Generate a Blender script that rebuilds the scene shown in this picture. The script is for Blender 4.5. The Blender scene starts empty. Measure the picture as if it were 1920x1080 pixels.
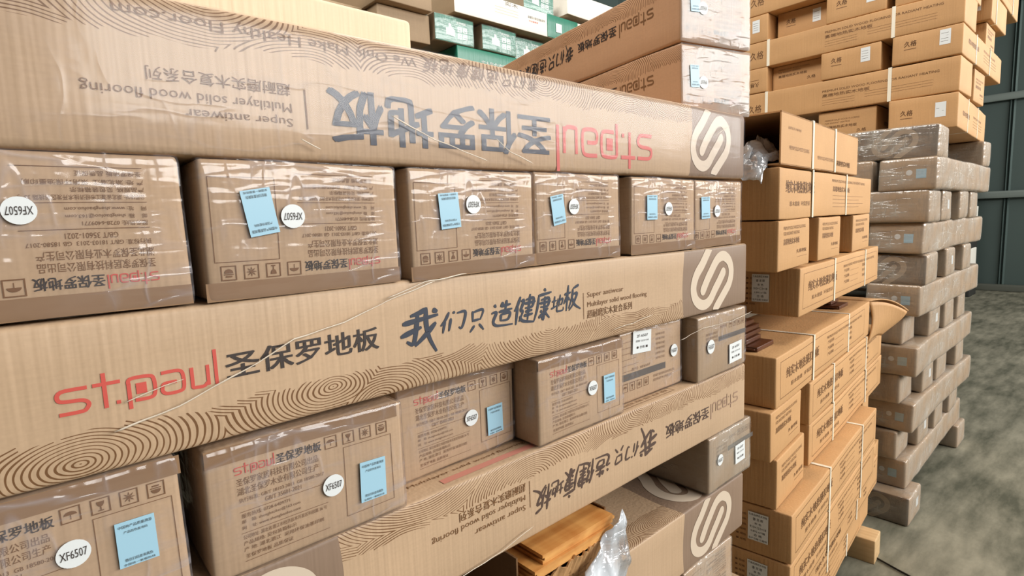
import bpy, math, random; random.seed(11)
from mathutils import Vector, Matrix, noise

# ------------------------------------------------------------------ camera, world, lights, exposure
sc = bpy.context.scene
COL = sc.collection
ZF = 1.30                                    # survey height of the floor; everything below is lifted by it
CX, CY, CZ = -1.17724, -0.55662, 0.06330
YAW, PITCH, ROLL, FPX = 0.729929, -0.119497, -0.035874, 1047.1546
fwd = Vector((math.sin(YAW)*math.cos(PITCH), math.cos(YAW)*math.cos(PITCH), math.sin(PITCH)))
rgt = Vector((math.cos(YAW), -math.sin(YAW), 0)); upv = rgt.cross(fwd)
r2 = rgt*math.cos(ROLL) + upv*math.sin(ROLL); u2 = upv*math.cos(ROLL) - rgt*math.sin(ROLL)
cam_data = bpy.data.cameras.new('camera'); cam = bpy.data.objects.new('camera', cam_data); COL.objects.link(cam)
cam_data.sensor_width = 36; cam_data.lens = FPX/1920*36; cam_data.clip_start = .02; cam_data.clip_end = 100
Mc = Matrix((r2, u2, -fwd)).transposed().to_4x4(); Mc.translation = Vector((CX, CY, CZ+ZF)); cam.matrix_world = Mc
sc.camera = cam

world = bpy.data.worlds.new('world'); sc.world = world; world.use_nodes = True
bg = world.node_tree.nodes['Background']; bg.inputs[0].default_value = (1.0, .95, .88, 1); bg.inputs[1].default_value = .045

def area(name, loc, target, sx, sy, power, color):
    d = bpy.data.lights.new(name, 'AREA'); d.shape = 'RECTANGLE'; d.size = sx; d.size_y = sy; d.energy = power; d.color = color
    o = bpy.data.objects.new(name, d); COL.objects.link(o); o.location = loc
    o.rotation_euler = (Vector(target)-Vector(loc)).to_track_quat('-Z', 'Y').to_euler(); return o
area('window_band', (4.7, -5.6, 3.75), (3.2, 0, 2.6), 10.6, 2.5, 790, (1.0, .985, .96))     # clerestory windows across the aisle
area('skylight_aisle', (1.1, -1.2, 4.6), (1.6, .2, 1.2), 1.2, 1.0, 42, (1.0, .95, .88))
area('fill_rear', (-1.3, .9, 4.6), (.6, 1.0, 1.6), 1.8, 1.4, 110, (1.0, .96, .9))  # unseen fill lamp added to lighten the crosswise and green boxes
sc.view_settings.view_transform = 'Standard'; sc.view_settings.look = 'None'; sc.view_settings.gamma = 1
sc.view_settings.use_curve_mapping = False; sc.view_settings.exposure = .35
sc.cycles.transparent_max_bounces = 16; sc.cycles.max_bounces = 6; sc.cycles.diffuse_bounces = 2

# ------------------------------------------------------------------ helpers
def lin(r, g, b):
    f = lambda c: (c/255)/12.92 if c/255 <= .04045 else ((c/255+.055)/1.055)**2.4
    return (f(r), f(g), f(b), 1)
class NT:
    def __init__(s, m): s.t = m.node_tree; s.n = s.t.nodes
    def new(s, kind, **kw):
        n = s.n.new(kind)
        for k, v in kw.items(): setattr(n, k, v)
        return n
    def link(s, a, b): s.t.links.new(a, b)
    def math(s, op, a, b=None, c=None, clamp=False):
        n = s.new('ShaderNodeMath', operation=op, use_clamp=clamp)
        for i, v in enumerate((a, b, c)):
            if v is None: continue
            if isinstance(v, (int, float)): n.inputs[i].default_value = v
            else: s.link(v, n.inputs[i])
        return n.outputs[0]
    def noise(s, vec, scale, detail=2, rough=.5):
        n = s.new('ShaderNodeTexNoise'); n.inputs['Scale'].default_value = scale
        n.inputs['Detail'].default_value = detail; n.inputs['Roughness'].default_value = rough
        if vec is not None: s.link(vec, n.inputs['Vector'])
        return n.outputs['Fac']
    def mapv(s, vec, scale=(1, 1, 1), loc=(0, 0, 0), rot=(0, 0, 0)):
        n = s.new('ShaderNodeMapping'); n.inputs['Scale'].default_value = scale; n.inputs['Location'].default_value = loc; n.inputs['Rotation'].default_value = rot
        s.link(vec, n.inputs['Vector']); return n.outputs[0]
    def mix(s, fac, a, b):
        n = s.new('ShaderNodeMix', data_type='RGBA')
        for i, v in ((0, fac), (6, a), (7, b)):
            if isinstance(v, (int, float, tuple)): n.inputs[i].default_value = v
            else: s.link(v, n.inputs[i])
        return n.outputs[2]
    def bump(s, h, strength, dist):
        n = s.new('ShaderNodeBump'); n.inputs['Strength'].default_value = strength; n.inputs['Distance'].default_value = dist
        s.link(h, n.inputs['Height']); return n.outputs[0]
def mat(name):
    m = bpy.data.materials.new(name); m.use_nodes = True; t = NT(m)
    return m, t, m.node_tree.nodes['Principled BSDF']
def plain(name, rgb, rough=.6, metal=0, spec=.5):
    m, t, p = mat(name); p.inputs['Base Color'].default_value = lin(*rgb); p.inputs['Roughness'].default_value = rough
    p.inputs['Metallic'].default_value = metal; p.inputs['Specular IOR Level'].default_value = spec; return m

def kraft_color(t, rgb, vary):
    geo = t.new('ShaderNodeTexCoord').outputs['Object']
    a = lin(*rgb); d = tuple(c*(1-vary) for c in a[:3])+(1,); l = tuple(min(1, c*(1+vary*.6)) for c in a[:3])+(1,)
    n1 = t.noise(geo, 5, 3); n2 = t.noise(t.mapv(geo, (30, 30, 400)), 1, 2)
    n3 = t.noise(geo, 260, 1)
    f = t.math('ADD', t.math('MULTIPLY', n1, .6), t.math('MULTIPLY', t.math('ADD', n2, n3), .2))
    f = t.math('MULTIPLY_ADD', t.math('SUBTRACT', f, .5), 2.2, .5, clamp=True)
    return t.mix(f, d, l), geo
def kraft(name, rgb, vary=.16, rough=.62, sheen=.3):
    m, t, p = mat(name); c, geo = kraft_color(t, rgb, vary); t.link(c, p.inputs['Base Color'])
    p.inputs['Roughness'].default_value = rough; p.inputs['Specular IOR Level'].default_value = sheen
    h = t.math('ADD', t.noise(t.mapv(geo, (160, 160, 6)), 1, 1), t.math('MULTIPLY', t.noise(geo, 9, 3), 1.6))
    t.link(t.bump(h, .25, .003), p.inputs['Normal']); return m

GRAIN_INK = (112, 76, 44)
def grain_kraft(name, rgb, h0=.033, L=1.2, block=None, block_rgb=(146, 122, 102), off=0.0, strength=1.0, start=False):
    """cardboard with tree rings printed along one edge (face coordinates in metres) and a solid end block"""
    m, t, p = mat(name); base, geo = kraft_color(t, rgb, .15)
    uv = t.new('ShaderNodeTexCoord').outputs['UV']
    sep = t.new('ShaderNodeSeparateXYZ'); t.link(uv, sep.inputs[0]); u, v = sep.outputs[0], sep.outputs[1]
    warp = t.new('ShaderNodeTexNoise'); warp.inputs['Scale'].default_value = 9; t.link(uv, warp.inputs['Vector'])
    sc_ = t.mapv(uv, (6.2, 11.5, 1), (off, .35+off, 0))
    add = t.new('ShaderNodeMix', data_type='VECTOR'); add.inputs[0].default_value = .16
    t.link(sc_, add.inputs[4]); t.link(warp.outputs['Color'], add.inputs[5])
    vo = t.new('ShaderNodeTexVoronoi', voronoi_dimensions='2D'); vo.inputs['Scale'].default_value = 1.0; vo.inputs['Randomness'].default_value = .8
    t.link(add.outputs[1], vo.inputs['Vector'])
    ph = t.math('MULTIPLY', vo.outputs['Distance'], 37)
    tri = t.math('PINGPONG', ph, .5)
    line = t.math('LESS_THAN', tri, t.math('MULTIPLY_ADD', t.noise(t.mapv(uv, (14, 30, 1)), 1, 2), .34, -.01))
    edge = t.math('ADD', h0, t.math('MULTIPLY', t.math('SUBTRACT', t.noise(t.mapv(uv, (11, 0, 1)), 1, 3), .5), .03))
    edge = t.math('ADD', edge, t.math('MULTIPLY', t.math('PINGPONG', t.math('MULTIPLY', ph, .37), .5), .008))
    msk = t.math('LESS_THAN', v, edge)
    f = t.math('MULTIPLY', t.math('MULTIPLY', line, msk), .95*strength)
    c = t.mix(f, base, lin(*GRAIN_INK))
    if block:
        e = t.math('MULTIPLY', t.math('SINE', t.math('MULTIPLY', v, 30)), .004)
        isb = t.math('LESS_THAN', t.math('ADD', u, e), block) if start else t.math('GREATER_THAN', t.math('ADD', u, e), L-block)
        bl = t.mix(t.noise(geo, 14, 3), tuple(x*.88 for x in lin(*block_rgb)[:3])+(1,), lin(*block_rgb))
        c = t.mix(isb, c, bl)
    t.link(c, p.inputs['Base Color']); p.inputs['Roughness'].default_value = .5; p.inputs['Specular IOR Level'].default_value = .4
    h = t.math('ADD', t.noise(t.mapv(geo, (160, 160, 6)), 1, 1), t.math('MULTIPLY', t.noise(geo, 7, 3), 2))
    t.link(t.bump(h, .25, .003), p.inputs['Normal']); return m

def film(name, milk=.10, gloss=.25, rough=.14, bump=.8, scale=1.0, tint=(205, 200, 205), fres=.5, creases=.35):
    """clear stretch film: transparent, a little milky, with creases whose glints are painted pale"""
    m, t, p = mat(name); t.n.remove(p); out = t.n['Material Output']
    geo = t.new('ShaderNodeTexCoord').outputs['Object']
    w1 = t.noise(t.mapv(geo, (16*scale, 16*scale, 5*scale), rot=(.1, .75, .1)), 1, 3, .55)
    w2 = t.noise(t.mapv(geo, (5*scale, 5*scale, 26*scale), rot=(.1, -.25, .2)), 1, 3, .55)
    patch = t.math('MULTIPLY', t.math('SUBTRACT', t.noise(t.mapv(geo, (5, 5, 8)), 1, 2), .46, clamp=True), 6, clamp=True)
    def ridge(w, k): return t.math('POWER', t.math('SUBTRACT', 1, t.math('MULTIPLY', t.math('ABSOLUTE', t.math('SUBTRACT', w, .5)), k), clamp=True), 2)
    r1 = ridge(w1, 26); r2_ = ridge(w2, 22)
    h = t.math('ADD', t.math('ADD', t.math('MULTIPLY', w1, 3), t.math('MULTIPLY', w2, 2)), t.math('MULTIPLY', t.math('MULTIPLY', t.math('ADD', r1, r2_), patch), .45))
    nrm = t.bump(h, bump, .004)
    g = t.new('ShaderNodeBsdfGlossy'); g.inputs['Roughness'].default_value = rough; g.inputs['Color'].default_value = (1, 1, 1, 1); t.link(nrm, g.inputs['Normal'])
    d = t.new('ShaderNodeBsdfDiffuse'); d.inputs['Color'].default_value = lin(*tint)
    tr = t.new('ShaderNodeBsdfTransparent'); tr.inputs['Color'].default_value = (.97, .965, .97, 1)
    lw = t.new('ShaderNodeLayerWeight'); lw.inputs['Blend'].default_value = .2; t.link(nrm, lw.inputs['Normal'])
    crease = t.math('MULTIPLY', t.math('MAXIMUM', r1, r2_), patch)  # pale diffuse along the creases stands in for their highlights
    m1 = t.new('ShaderNodeMixShader'); t.link(t.math('MULTIPLY_ADD', crease, creases, t.math('MULTIPLY', milk, t.math('MULTIPLY_ADD', t.math('SUBTRACT', t.noise(t.mapv(geo, (7, 7, 11)), 1, 3), .35, clamp=True), 6, .25)), clamp=True), m1.inputs[0]); t.link(tr.outputs[0], m1.inputs[1]); t.link(d.outputs[0], m1.inputs[2])
    m2 = t.new('ShaderNodeMixShader'); t.link(t.math('MULTIPLY_ADD', lw.outputs['Fresnel'], fres, gloss, clamp=True), m2.inputs[0])
    t.link(m1.outputs[0], m2.inputs[1]); t.link(g.outputs[0], m2.inputs[2]); t.link(m2.outputs[0], out.inputs['Surface']); return m

K1 = (196, 166, 134)
M = {}
M['kraft'] = kraft('kraft_cardboard', K1)
M['kraft_gold'] = kraft('golden_cardboard', (202, 157, 108), .13)
M['kraft_dull'] = kraft('dull_cardboard', (178, 152, 122), .14)
M['kraft_white'] = kraft('white_board', (236, 232, 220), .04)
M['green'] = kraft('green_board', (38, 122, 98), .1, .35, .6)
M['long_side'] = grain_kraft('printed_long_side', K1, block=.251)
M['long_wide'] = grain_kraft('printed_wide_side', K1, block=.215, off=.37, strength=.95, start=True)
M['long_side_l'] = grain_kraft('printed_long_side', K1, block=.251, L=1.272)
M['long_plain'] = grain_kraft('printed_plain_side', K1, h0=.0, block=.251)
M['long_top'] = grain_kraft('printed_top_side', K1, h0=.05, block=.251, off=.7)
M['dull_logo'] = grain_kraft('printed_dull_side', (160, 136, 108), block=.30, block_rgb=(112, 94, 78))
M['red'] = plain('red_ink', (206, 84, 72), .5)
M['faint_red'] = plain('faded_red_ink', (212, 140, 122), .5)
M['navy'] = plain('dark_blue_ink', (52, 58, 72), .5)
M['ink'] = plain('dark_ink', (58, 48, 44), .55)
M['faint_ink'] = plain('faint_brown_ink', (160, 130, 108), .6)
M['brown_ink_dark'] = plain('dark_brown_ink', (84, 64, 54), .6)
M['brown_ink'] = plain('brown_ink', (120, 82, 46), .6)
M['white_ink'] = plain('white_ink', (236, 240, 234), .5)
M['pale'] = plain('pale_print', (214, 196, 174), .5)
M['dark_bar'] = plain('grey_bar_ink', (92, 84, 78), .5)
M['sticker_blue'] = plain('blue_sticker_paper', (166, 208, 228), .35)
M['sticker_white'] = plain('white_sticker_paper', (232, 236, 236), .35)
M['strap'] = plain('white_strap_plastic', (244, 236, 216), .35)
M['film'] = film('shrink_film', milk=.035, gloss=.035, rough=.12, bump=.5, fres=.25)
M['film_smooth'] = film('smooth_stretch_film', milk=.02, gloss=.019, rough=.13, bump=.08, fres=.07, creases=.1)
M['film_white'] = film('whitish_shrink_film', milk=.26, gloss=.04, rough=.15, bump=.4, fres=.2, tint=(206, 206, 202), creases=.15)
M['film_heavy'] = film('heavy_stretch_film', milk=.15, gloss=.07, rough=.24, bump=.8, tint=(212, 206, 194), fres=.4, creases=.3)
M['film_green'] = film('green_box_film', milk=.07, gloss=.04, rough=.2, bump=.5, tint=(215, 235, 228), fres=.2, creases=.25)
M['film_bag'] = film('crumpled_bag_film', milk=.50, gloss=.10, rough=.18, bump=1, scale=1.6, tint=(226, 232, 238), fres=.6)
M['strand'] = plain('stretched_film_strand', (222, 208, 188), .22, 0, .8)
M['tape'] = plain('brown_packing_tape', (150, 118, 88), .28, 0, .6)
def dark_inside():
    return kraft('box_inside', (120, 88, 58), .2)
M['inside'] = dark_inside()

# ---- mesh collecting
def link_mesh(name, verts, faces, mats, fm=None, parent=None, smooth=False, uvs=None):
    me = bpy.data.meshes.new(name); me.from_pydata(verts, [], faces)
    for m in (mats if isinstance(mats, (list, tuple)) else [mats]): me.materials.append(m)
    if fm: me.polygons.foreach_set('material_index', fm)
    if uvs:
        l = me.uv_layers.new(name='UVMap'); l.data.foreach_set('uv', [c for q in uvs for c in q])
    if smooth: me.polygons.foreach_set('use_smooth', [True]*len(me.polygons))
    me.update(); return me
def add(name, me, parent=None):
    o = bpy.data.objects.new(name, me); COL.objects.link(o)
    if parent: o.parent = parent
    return o
def tag(o, label=None, cat=None, group=None, kind=None):
    if label: o['label'] = label
    if cat: o['category'] = cat
    if group: o['group'] = group
    if kind: o['kind'] = kind
    return o

def warp(p, seed, amp):
    if amp <= 0: return Vector(p)
    q = Vector(p); n = noise.noise_vector(q*3.1+Vector((seed*7.3, seed*3.1, seed*1.7)))
    n2 = noise.noise_vector(q*9+Vector((seed*2.3, 5, seed)))
    return q+n*amp+n2*(amp*.3)

FACES = {   # origin corner factor, right axis, up axis, normal
 'F': ((0, 0, 0), (1, 0, 0), (0, 0, 1), (0, -1, 0)),
 'L': ((0, 1, 0), (0, -1, 0), (0, 0, 1), (-1, 0, 0)),
 'R': ((1, 0, 0), (0, 1, 0), (0, 0, 1), (1, 0, 0)),
 'T': ((0, 0, 1), (1, 0, 0), (0, 1, 0), (0, 0, 1)),
 'B': ((0, 1, 0), (1, 0, 0), (0, -1, 0), (0, 0, -1)),
 'K': ((1, 1, 0), (-1, 0, 0), (0, 0, 1), (0, 1, 0))}
def facemap(dims, face, flip):
    o, ex, ez, n = [Vector(a) for a in FACES[face]]
    o = Vector((o[i]*dims[i] for i in range(3)))
    if flip:
        w = abs(ex.dot(Vector(dims))); h = abs(ez.dot(Vector(dims)))
        o = o+ex*w+ez*h; ex = -ex; ez = -ez
    return o, ex, ez, n

def box_mesh(dims, r=.006, seed=0, amp=.002, mats=None, face_mats=None, flip=False, grow=0, only=None, step=.028, crush=0):
    """rounded, slightly dented carton; UVs are metres on each face"""
    mats = mats or [M['kraft']]; face_mats = face_mats or {}
    V, F, FM, UV = [], [], [], []; index = {}
    slots = list(mats)
    for f in 'FLRTBK':
        o, ex, ez, n = facemap(dims, f, flip)
        w = abs(ex.dot(Vector(dims))); h = abs(ez.dot(Vector(dims)))
        def cuts(s):
            k = max(2, int(s/step)); inner = [r+(s-2*r)*i/k for i in range(k+1)]
            return [0, r*.35]+inner+[s-r*.35, s]
        cu, cv = cuts(w), cuts(h)
        mi = 0
        if only and f not in only: continue
        if f in face_mats:
            mm = face_mats[f]
            if mm not in slots: slots.append(mm)
            mi = slots.index(mm)
        grid = []
        for b in cv:
            row = []
            for a in cu:
                p = o+ex*a+ez*b
                key = (round(p.x, 5), round(p.y, 5), round(p.z, 5))
                if key not in index:
                    q = Vector((min(max(p[i], r), dims[i]-r) for i in range(3))); d = p-q
                    if d.length > 1e-9: p2 = q+d.normalized()*r*min(1.0, max(abs(c) for c in d)/r)
                    else: p2 = p
                    if grow:
                        cc = Vector(dims)/2; g = Vector(((1 if p[i] > dims[i]-r*.99 else -1 if p[i] < r*.99 else 0)*grow for i in range(3))); p2 = p2+g
                    p2 = warp(p2, seed, amp)
                    if crush: p2 = p2+noise.noise_vector(p2*28+Vector((seed, 0, 0)))*crush
                    index[key] = len(V); V.append(tuple(p2))
                row.append(index[key])
            grid.append(row)
        for j in range(len(cv)-1):
            for i in range(len(cu)-1):
                q = (grid[j][i], grid[j][i+1], grid[j+1][i+1], grid[j+1][i])
                uvq = [(cu[i], cv[j]), (cu[i+1], cv[j]), (cu[i+1], cv[j+1]), (cu[i], cv[j+1])]
                F.append(q); FM.append(mi); UV += uvq
    me = link_mesh('carton', V, F, slots, FM, smooth=True, uvs=UV)
    return me

_tc = {}
def glyphs(body, bold=0, shear=0):
    k = (body, bold, shear)
    if k not in _tc:
        cu = bpy.data.curves.new('lettering', 'FONT'); cu.body = body; cu.size = 1; cu.shear = shear; cu.resolution_u = 2; cu.fill_mode = 'BOTH'
        o = bpy.data.objects.new('lettering', cu); COL.objects.link(o)
        bpy.context.view_layer.update(); dg = bpy.context.evaluated_depsgraph_get()
        me = bpy.data.meshes.new_from_object(o.evaluated_get(dg)); bpy.data.objects.remove(o); bpy.data.curves.remove(cu)
        vs = [v.co.copy() for v in me.vertices]; fs = [tuple(p.vertices) for p in me.polygons]; bpy.data.meshes.remove(me)
        if not vs: vs, fs = [Vector((0, 0, 0)), Vector((1, 0, 0)), Vector((1, 1, 0))], [(0, 1, 2)]
        x0 = min(v.x for v in vs); x1 = max(v.x for v in vs); y0 = min(v.y for v in vs); y1 = max(v.y for v in vs)
        _tc[k] = ([((v.x-x0)/(x1-x0), (v.y-y0)/(y1-y0)) for v in vs], fs)
    return _tc[k]

BRUSH = {
 '我': [[(.62,.98),(.45,.90),(.22,.84)],[(.05,.66),(.35,.70),(.95,.78)],[(.40,.92),(.42,.5),(.40,.12),(.22,.2)],[(.05,.34),(.35,.45),(.55,.52)],[(.60,1.02),(.66,.60),(.80,.20),(1.05,-.2)],[(.92,.58),(.68,.28),(.45,.05)],[(.78,.93),(.92,.86)]],
 '们': [[(.25,.95),(.15,.6),(.0,.35)],[(.14,.6),(.14,.0)],[(.42,.95),(.50,.85)],[(.38,.65),(.38,.05)],[(.60,.85),(.95,.87),(.97,.4),(.90,.1),(.78,.18)]],
 '只': [[(.15,.95),(.22,.45)],[(.18,.88),(.78,.95),(.66,.5)],[(.24,.5),(.66,.54)],[(.35,.28),(.12,.0)],[(.62,.32),(.95,.02)]],
 '造': [[(.52,.98),(.42,.8)],[(.42,.82),(.9,.86)],[(.68,1.05),(.66,.62)],[(.36,.60),(1.0,.66)],[(.48,.5),(.5,.22)],[(.48,.48),(.9,.52),(.85,.26),(.52,.24)],[(.10,.92),(.2,.8)],[(.02,.58),(.25,.6),(.15,.25),(.3,.08),(.6,.04),(1.12,.02)]],
 '健': [[(.25,1.),(.12,.65),(.0,.5)],[(.15,.68),(.14,.0)],[(.30,.82),(.45,.84),(.33,.5),(.45,.45),(.30,.1)],[(.30,.3),(.5,.1),(1.12,.0)],[(.55,.85),(.95,.88),(.92,.58),(.55,.56)],[(.5,.72),(1.08,.75)],[(.58,.42),(.95,.45)],[(.52,.28),(1.0,.31)],[(.75,1.05),(.74,.1)]],
 '康': [[(.5,1.08),(.62,.98)],[(.15,.85),(1.0,.92)],[(.2,.85),(.15,.4),(.0,.0)],[(.35,.68),(.85,.72),(.82,.45),(.35,.44)],[(.28,.57),(1.0,.6)],[(.6,.8),(.6,.02),(.46,.1)],[(.36,.32),(.48,.24)],[(.28,.06),(.54,.22)],[(.86,.36),(.68,.25),(1.0,.0)]],
 '地': [[(.0,.62),(.4,.68)],[(.2,.95),(.2,.25)],[(-.02,.2),(.42,.35)],[(.42,.5),(.92,.74),(.88,.4),(.76,.42)],[(.68,1.0),(.66,.28)],[(.52,.78),(.5,.1),(.65,.0),(1.05,.03),(1.06,.22)]],
 '板': [[(-.02,.68),(.45,.74)],[(.22,1.05),(.22,.0)],[(.22,.65),(.0,.3)],[(.25,.55),(.42,.42)],[(1.0,1.0),(.6,.88)],[(.58,.88),(.56,.5),(.38,.08)],[(.58,.62),(.92,.66),(.7,.25),(.42,.0)],[(.6,.5),(.82,.2),(1.3,-.02)]]}
class Print:
    x0 = -1.197
    """flat printing collected in face metres; one mesh per ink and part name"""
    def __init__(s): s.d = {}
    def _g(s, part, ink): return s.d.setdefault((part, ink), ([], []))
    def poly(s, part, ink, pts):
        V, F = s._g(part, ink); b = len(V); V += pts; F.append(tuple(range(b, b+len(pts))))
    def text(s, part, ink, body, u, v, w, h, bold=0, shear=0, ang=0):
        vs, fs = glyphs(body, 0, shear); V, F = s._g(part, ink); c, sn = math.cos(ang), math.sin(ang)
        k = bold*h*.9
        for dx, dy in (((-k, -k*.5), (k, -k*.5), (-k, k*.5), (k, k*.5)) if h > .009 and bold >= .008 else ((0, 0),)):
            b = len(V)
            for x, y in vs:
                x = x*w+dx; y = y*h+dy; V.append((u+x*c-y*sn, v+x*sn+y*c))
            F += [tuple(i+b for i in f) for f in fs]
    def rect(s, part, ink, u0, v0, u1, v1):
        n = max(1, int(abs(u1-u0)/.02)); m = max(1, int(abs(v1-v0)/.02))
        if n*m == 1: return s.poly(part, ink, [(u0, v0), (u1, v0), (u1, v1), (u0, v1)])
        V, F = s._g(part, ink); b = len(V); V += [(u0+(u1-u0)*i/n, v0+(v1-v0)*j/m) for j in range(m+1) for i in range(n+1)]
        F += [(b+j*(n+1)+i, b+j*(n+1)+i+1, b+(j+1)*(n+1)+i+1, b+(j+1)*(n+1)+i) for j in range(m) for i in range(n)]
    def frame(s, part, ink, u0, v0, u1, v1, t):
        s.rect(part, ink, u0, v0, u1, v0+t); s.rect(part, ink, u0, v1-t, u1, v1)
        s.rect(part, ink, u0, v0+t, u0+t, v1-t); s.rect(part, ink, u1-t, v0+t, u1, v1-t)
    def disc(s, part, ink, u, v, ru, rv=None, a0=0, a1=2*math.pi, n=20):
        rv = rv or ru; pts = [(u+ru*math.cos(a0+(a1-a0)*i/n), v+rv*math.sin(a0+(a1-a0)*i/n)) for i in range(n+(0 if a1-a0 > 6.2 else 1))]
        s.poly(part, ink, pts)
    def stroke(s, part, ink, pts, w, taper=False, cap=True):
        # quads of width w through a smoothed path
        P = [Vector((a, b)) for a, b in pts]; S = []
        for i in range(len(P)-1):
            p0 = P[max(0, i-1)]; p1 = P[i]; p2 = P[i+1]; p3 = P[min(len(P)-1, i+2)]
            for k in range(5):
                x = k/5; S.append(.5*((2*p1)+(p2-p0)*x+(2*p0-5*p1+4*p2-p3)*x*x+(3*p1-p0-3*p2+p3)*x**3))
        S.append(P[-1]); V, F = s._g(part, ink); b = len(V)
        for i, p in enumerate(S):
            d = (S[min(len(S)-1, i+1)]-S[max(0, i-1)]); d = d.normalized() if d.length > 1e-9 else Vector((1, 0)); n = Vector((-d.y, d.x))
            ww = w/2
            V.append(tuple(p+n*ww)); V.append(tuple(p-n*ww))
        for i in range(len(S)-1): F.append((b+2*i, b+2*i+1, b+2*i+3, b+2*i+2))
        if cap: s.disc(part, ink, S[-1].x, S[-1].y, w/2, n=12)
    def brush(s, part, ink, ch, u, v, w, h):
        V, F = s._g(part, ink)
        for st in BRUSH[ch]:
            P = [Vector((a, b)) for a, b in st]; S = []
            for i in range(len(P)-1):
                p0 = P[max(0, i-1)]; p1 = P[i]; p2 = P[i+1]; p3 = P[min(len(P)-1, i+2)]
                for k in range(5):
                    x = k/5; S.append(.5*((2*p1)+(p2-p0)*x+(2*p0-5*p1+4*p2-p3)*x*x+(3*p1-p0-3*p2+p3)*x**3))
            S.append(P[-1]); S = [Vector(((a.x+.2*a.y)*w, a.y*h)) for a in S]; n_ = len(S); b = len(V); base = .5*(w+h)*.055
            for i, p in enumerate(S):
                d = (S[min(n_-1, i+1)]-S[max(0, i-1)]); d = d.normalized() if d.length > 1e-9 else Vector((1, 0)); nn = Vector((-d.y, d.x)); f = i/(n_-1)
                ww = base*(.55+.75*math.sin(min(1, f*3)*1.57)-.75*f*f)
                V.append((u+p.x+nn.x*ww, v+p.y+nn.y*ww)); V.append((u+p.x-nn.x*ww, v+p.y-nn.y*ww))
            for i in range(n_-1): F.append((b+2*i, b+2*i+1, b+2*i+3, b+2*i+2))
    def build(s, dims, face, flip, seed, amp, lift=.0006):
        o, ex, ez, n = facemap(dims, face, flip); out = []
        lay = {'lettering': 0, 'emblem': 1}
        for (part, ink), (V, F) in s.d.items():
            vs = [tuple(warp(o+ex*a+ez*b, seed, amp)+n*lift) for a, b in V]
            out.append((part, link_mesh(part, vs, F, M[ink])))
        return out

def icons(P, ink, u, v, s, gap, order=(0, 1, 2, 3)):
    for k, kind in enumerate(order):
        x = u+k*(s+gap); P.frame('handling_symbols', ink, x, v, x+s, v+s, s*.07); cx, cy = x+s/2, v+s/2
        if kind == 0: P.disc('handling_symbols', ink, cx, cy-s*.02, s*.32, s*.24, 0, math.pi, 10); P.rect('handling_symbols', ink, cx-s*.02, cy-s*.3, cx+s*.02, cy)
        elif kind == 1: P.disc('handling_symbols', ink, cx, cy+s*.28, s*.2, s*.34, math.pi, 2*math.pi, 10); P.rect('handling_symbols', ink, cx-s*.03, cy-s*.28, cx+s*.03, cy); P.rect('handling_symbols', ink, cx-s*.14, cy-s*.34, cx+s*.14, cy-s*.27)
        elif kind == 2:
            P.disc('handling_symbols', ink, cx, cy, s*.13, n=10)
            for a in range(8):
                c, d = math.cos(a*math.pi/4), math.sin(a*math.pi/4)
                P.poly('handling_symbols', ink, [(cx+c*s*.15-d*s*.05, cy+d*s*.15+c*s*.05), (cx+c*s*.15+d*s*.05, cy+d*s*.15-c*s*.05), (cx+c*s*.36, cy+d*s*.36)])
        else: P.disc('handling_symbols', ink, cx, cy, s*.28, s*.28, math.pi, 2*math.pi, 10); P.rect('handling_symbols', ink, cx-s*.3, cy+s*.05, cx+s*.3, cy+s*.12); P.rect('handling_symbols', ink, cx-s*.2, cy+s*.18, cx+s*.2, cy+s*.28)

def emblem(P, u0, ink='pale', part='emblem', ku=1.0, kv=1.0):
    A = [(.0947, .130), (.0813, .115), (.0637, .0964), (.0463, .0811), (.0363, .0653), (.0335, .0504), (.0394, .0345), (.0511, .0239), (.0659, .0181), (.0824, .0184), (.0977, .026), (.113, .0417), (.1318, .059), (.1477, .0752)]
    B = [(.1170, .001), (.1199, .0056), (.1389, .021), (.1584, .0368), (.1715, .0485), (.1796, .0642), (.1802, .0806), (.1721, .096), (.157, .106), (.1438, .109), (.1279, .1056), (.1138, .0956), (.1, .0818), (.0849, .0667), (.0686, .0466)]
    P.stroke(part, ink, [(u0+a*ku, b*kv) for a, b in A], .0205*kv); P.stroke(part, ink, [(u0+a*ku, b*kv) for a, b in B], .0205*kv)
    V, F = P._g(part, ink); V[:] = [(a, min(.1262*kv, max(.0012, b))) for a, b in V]

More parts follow.
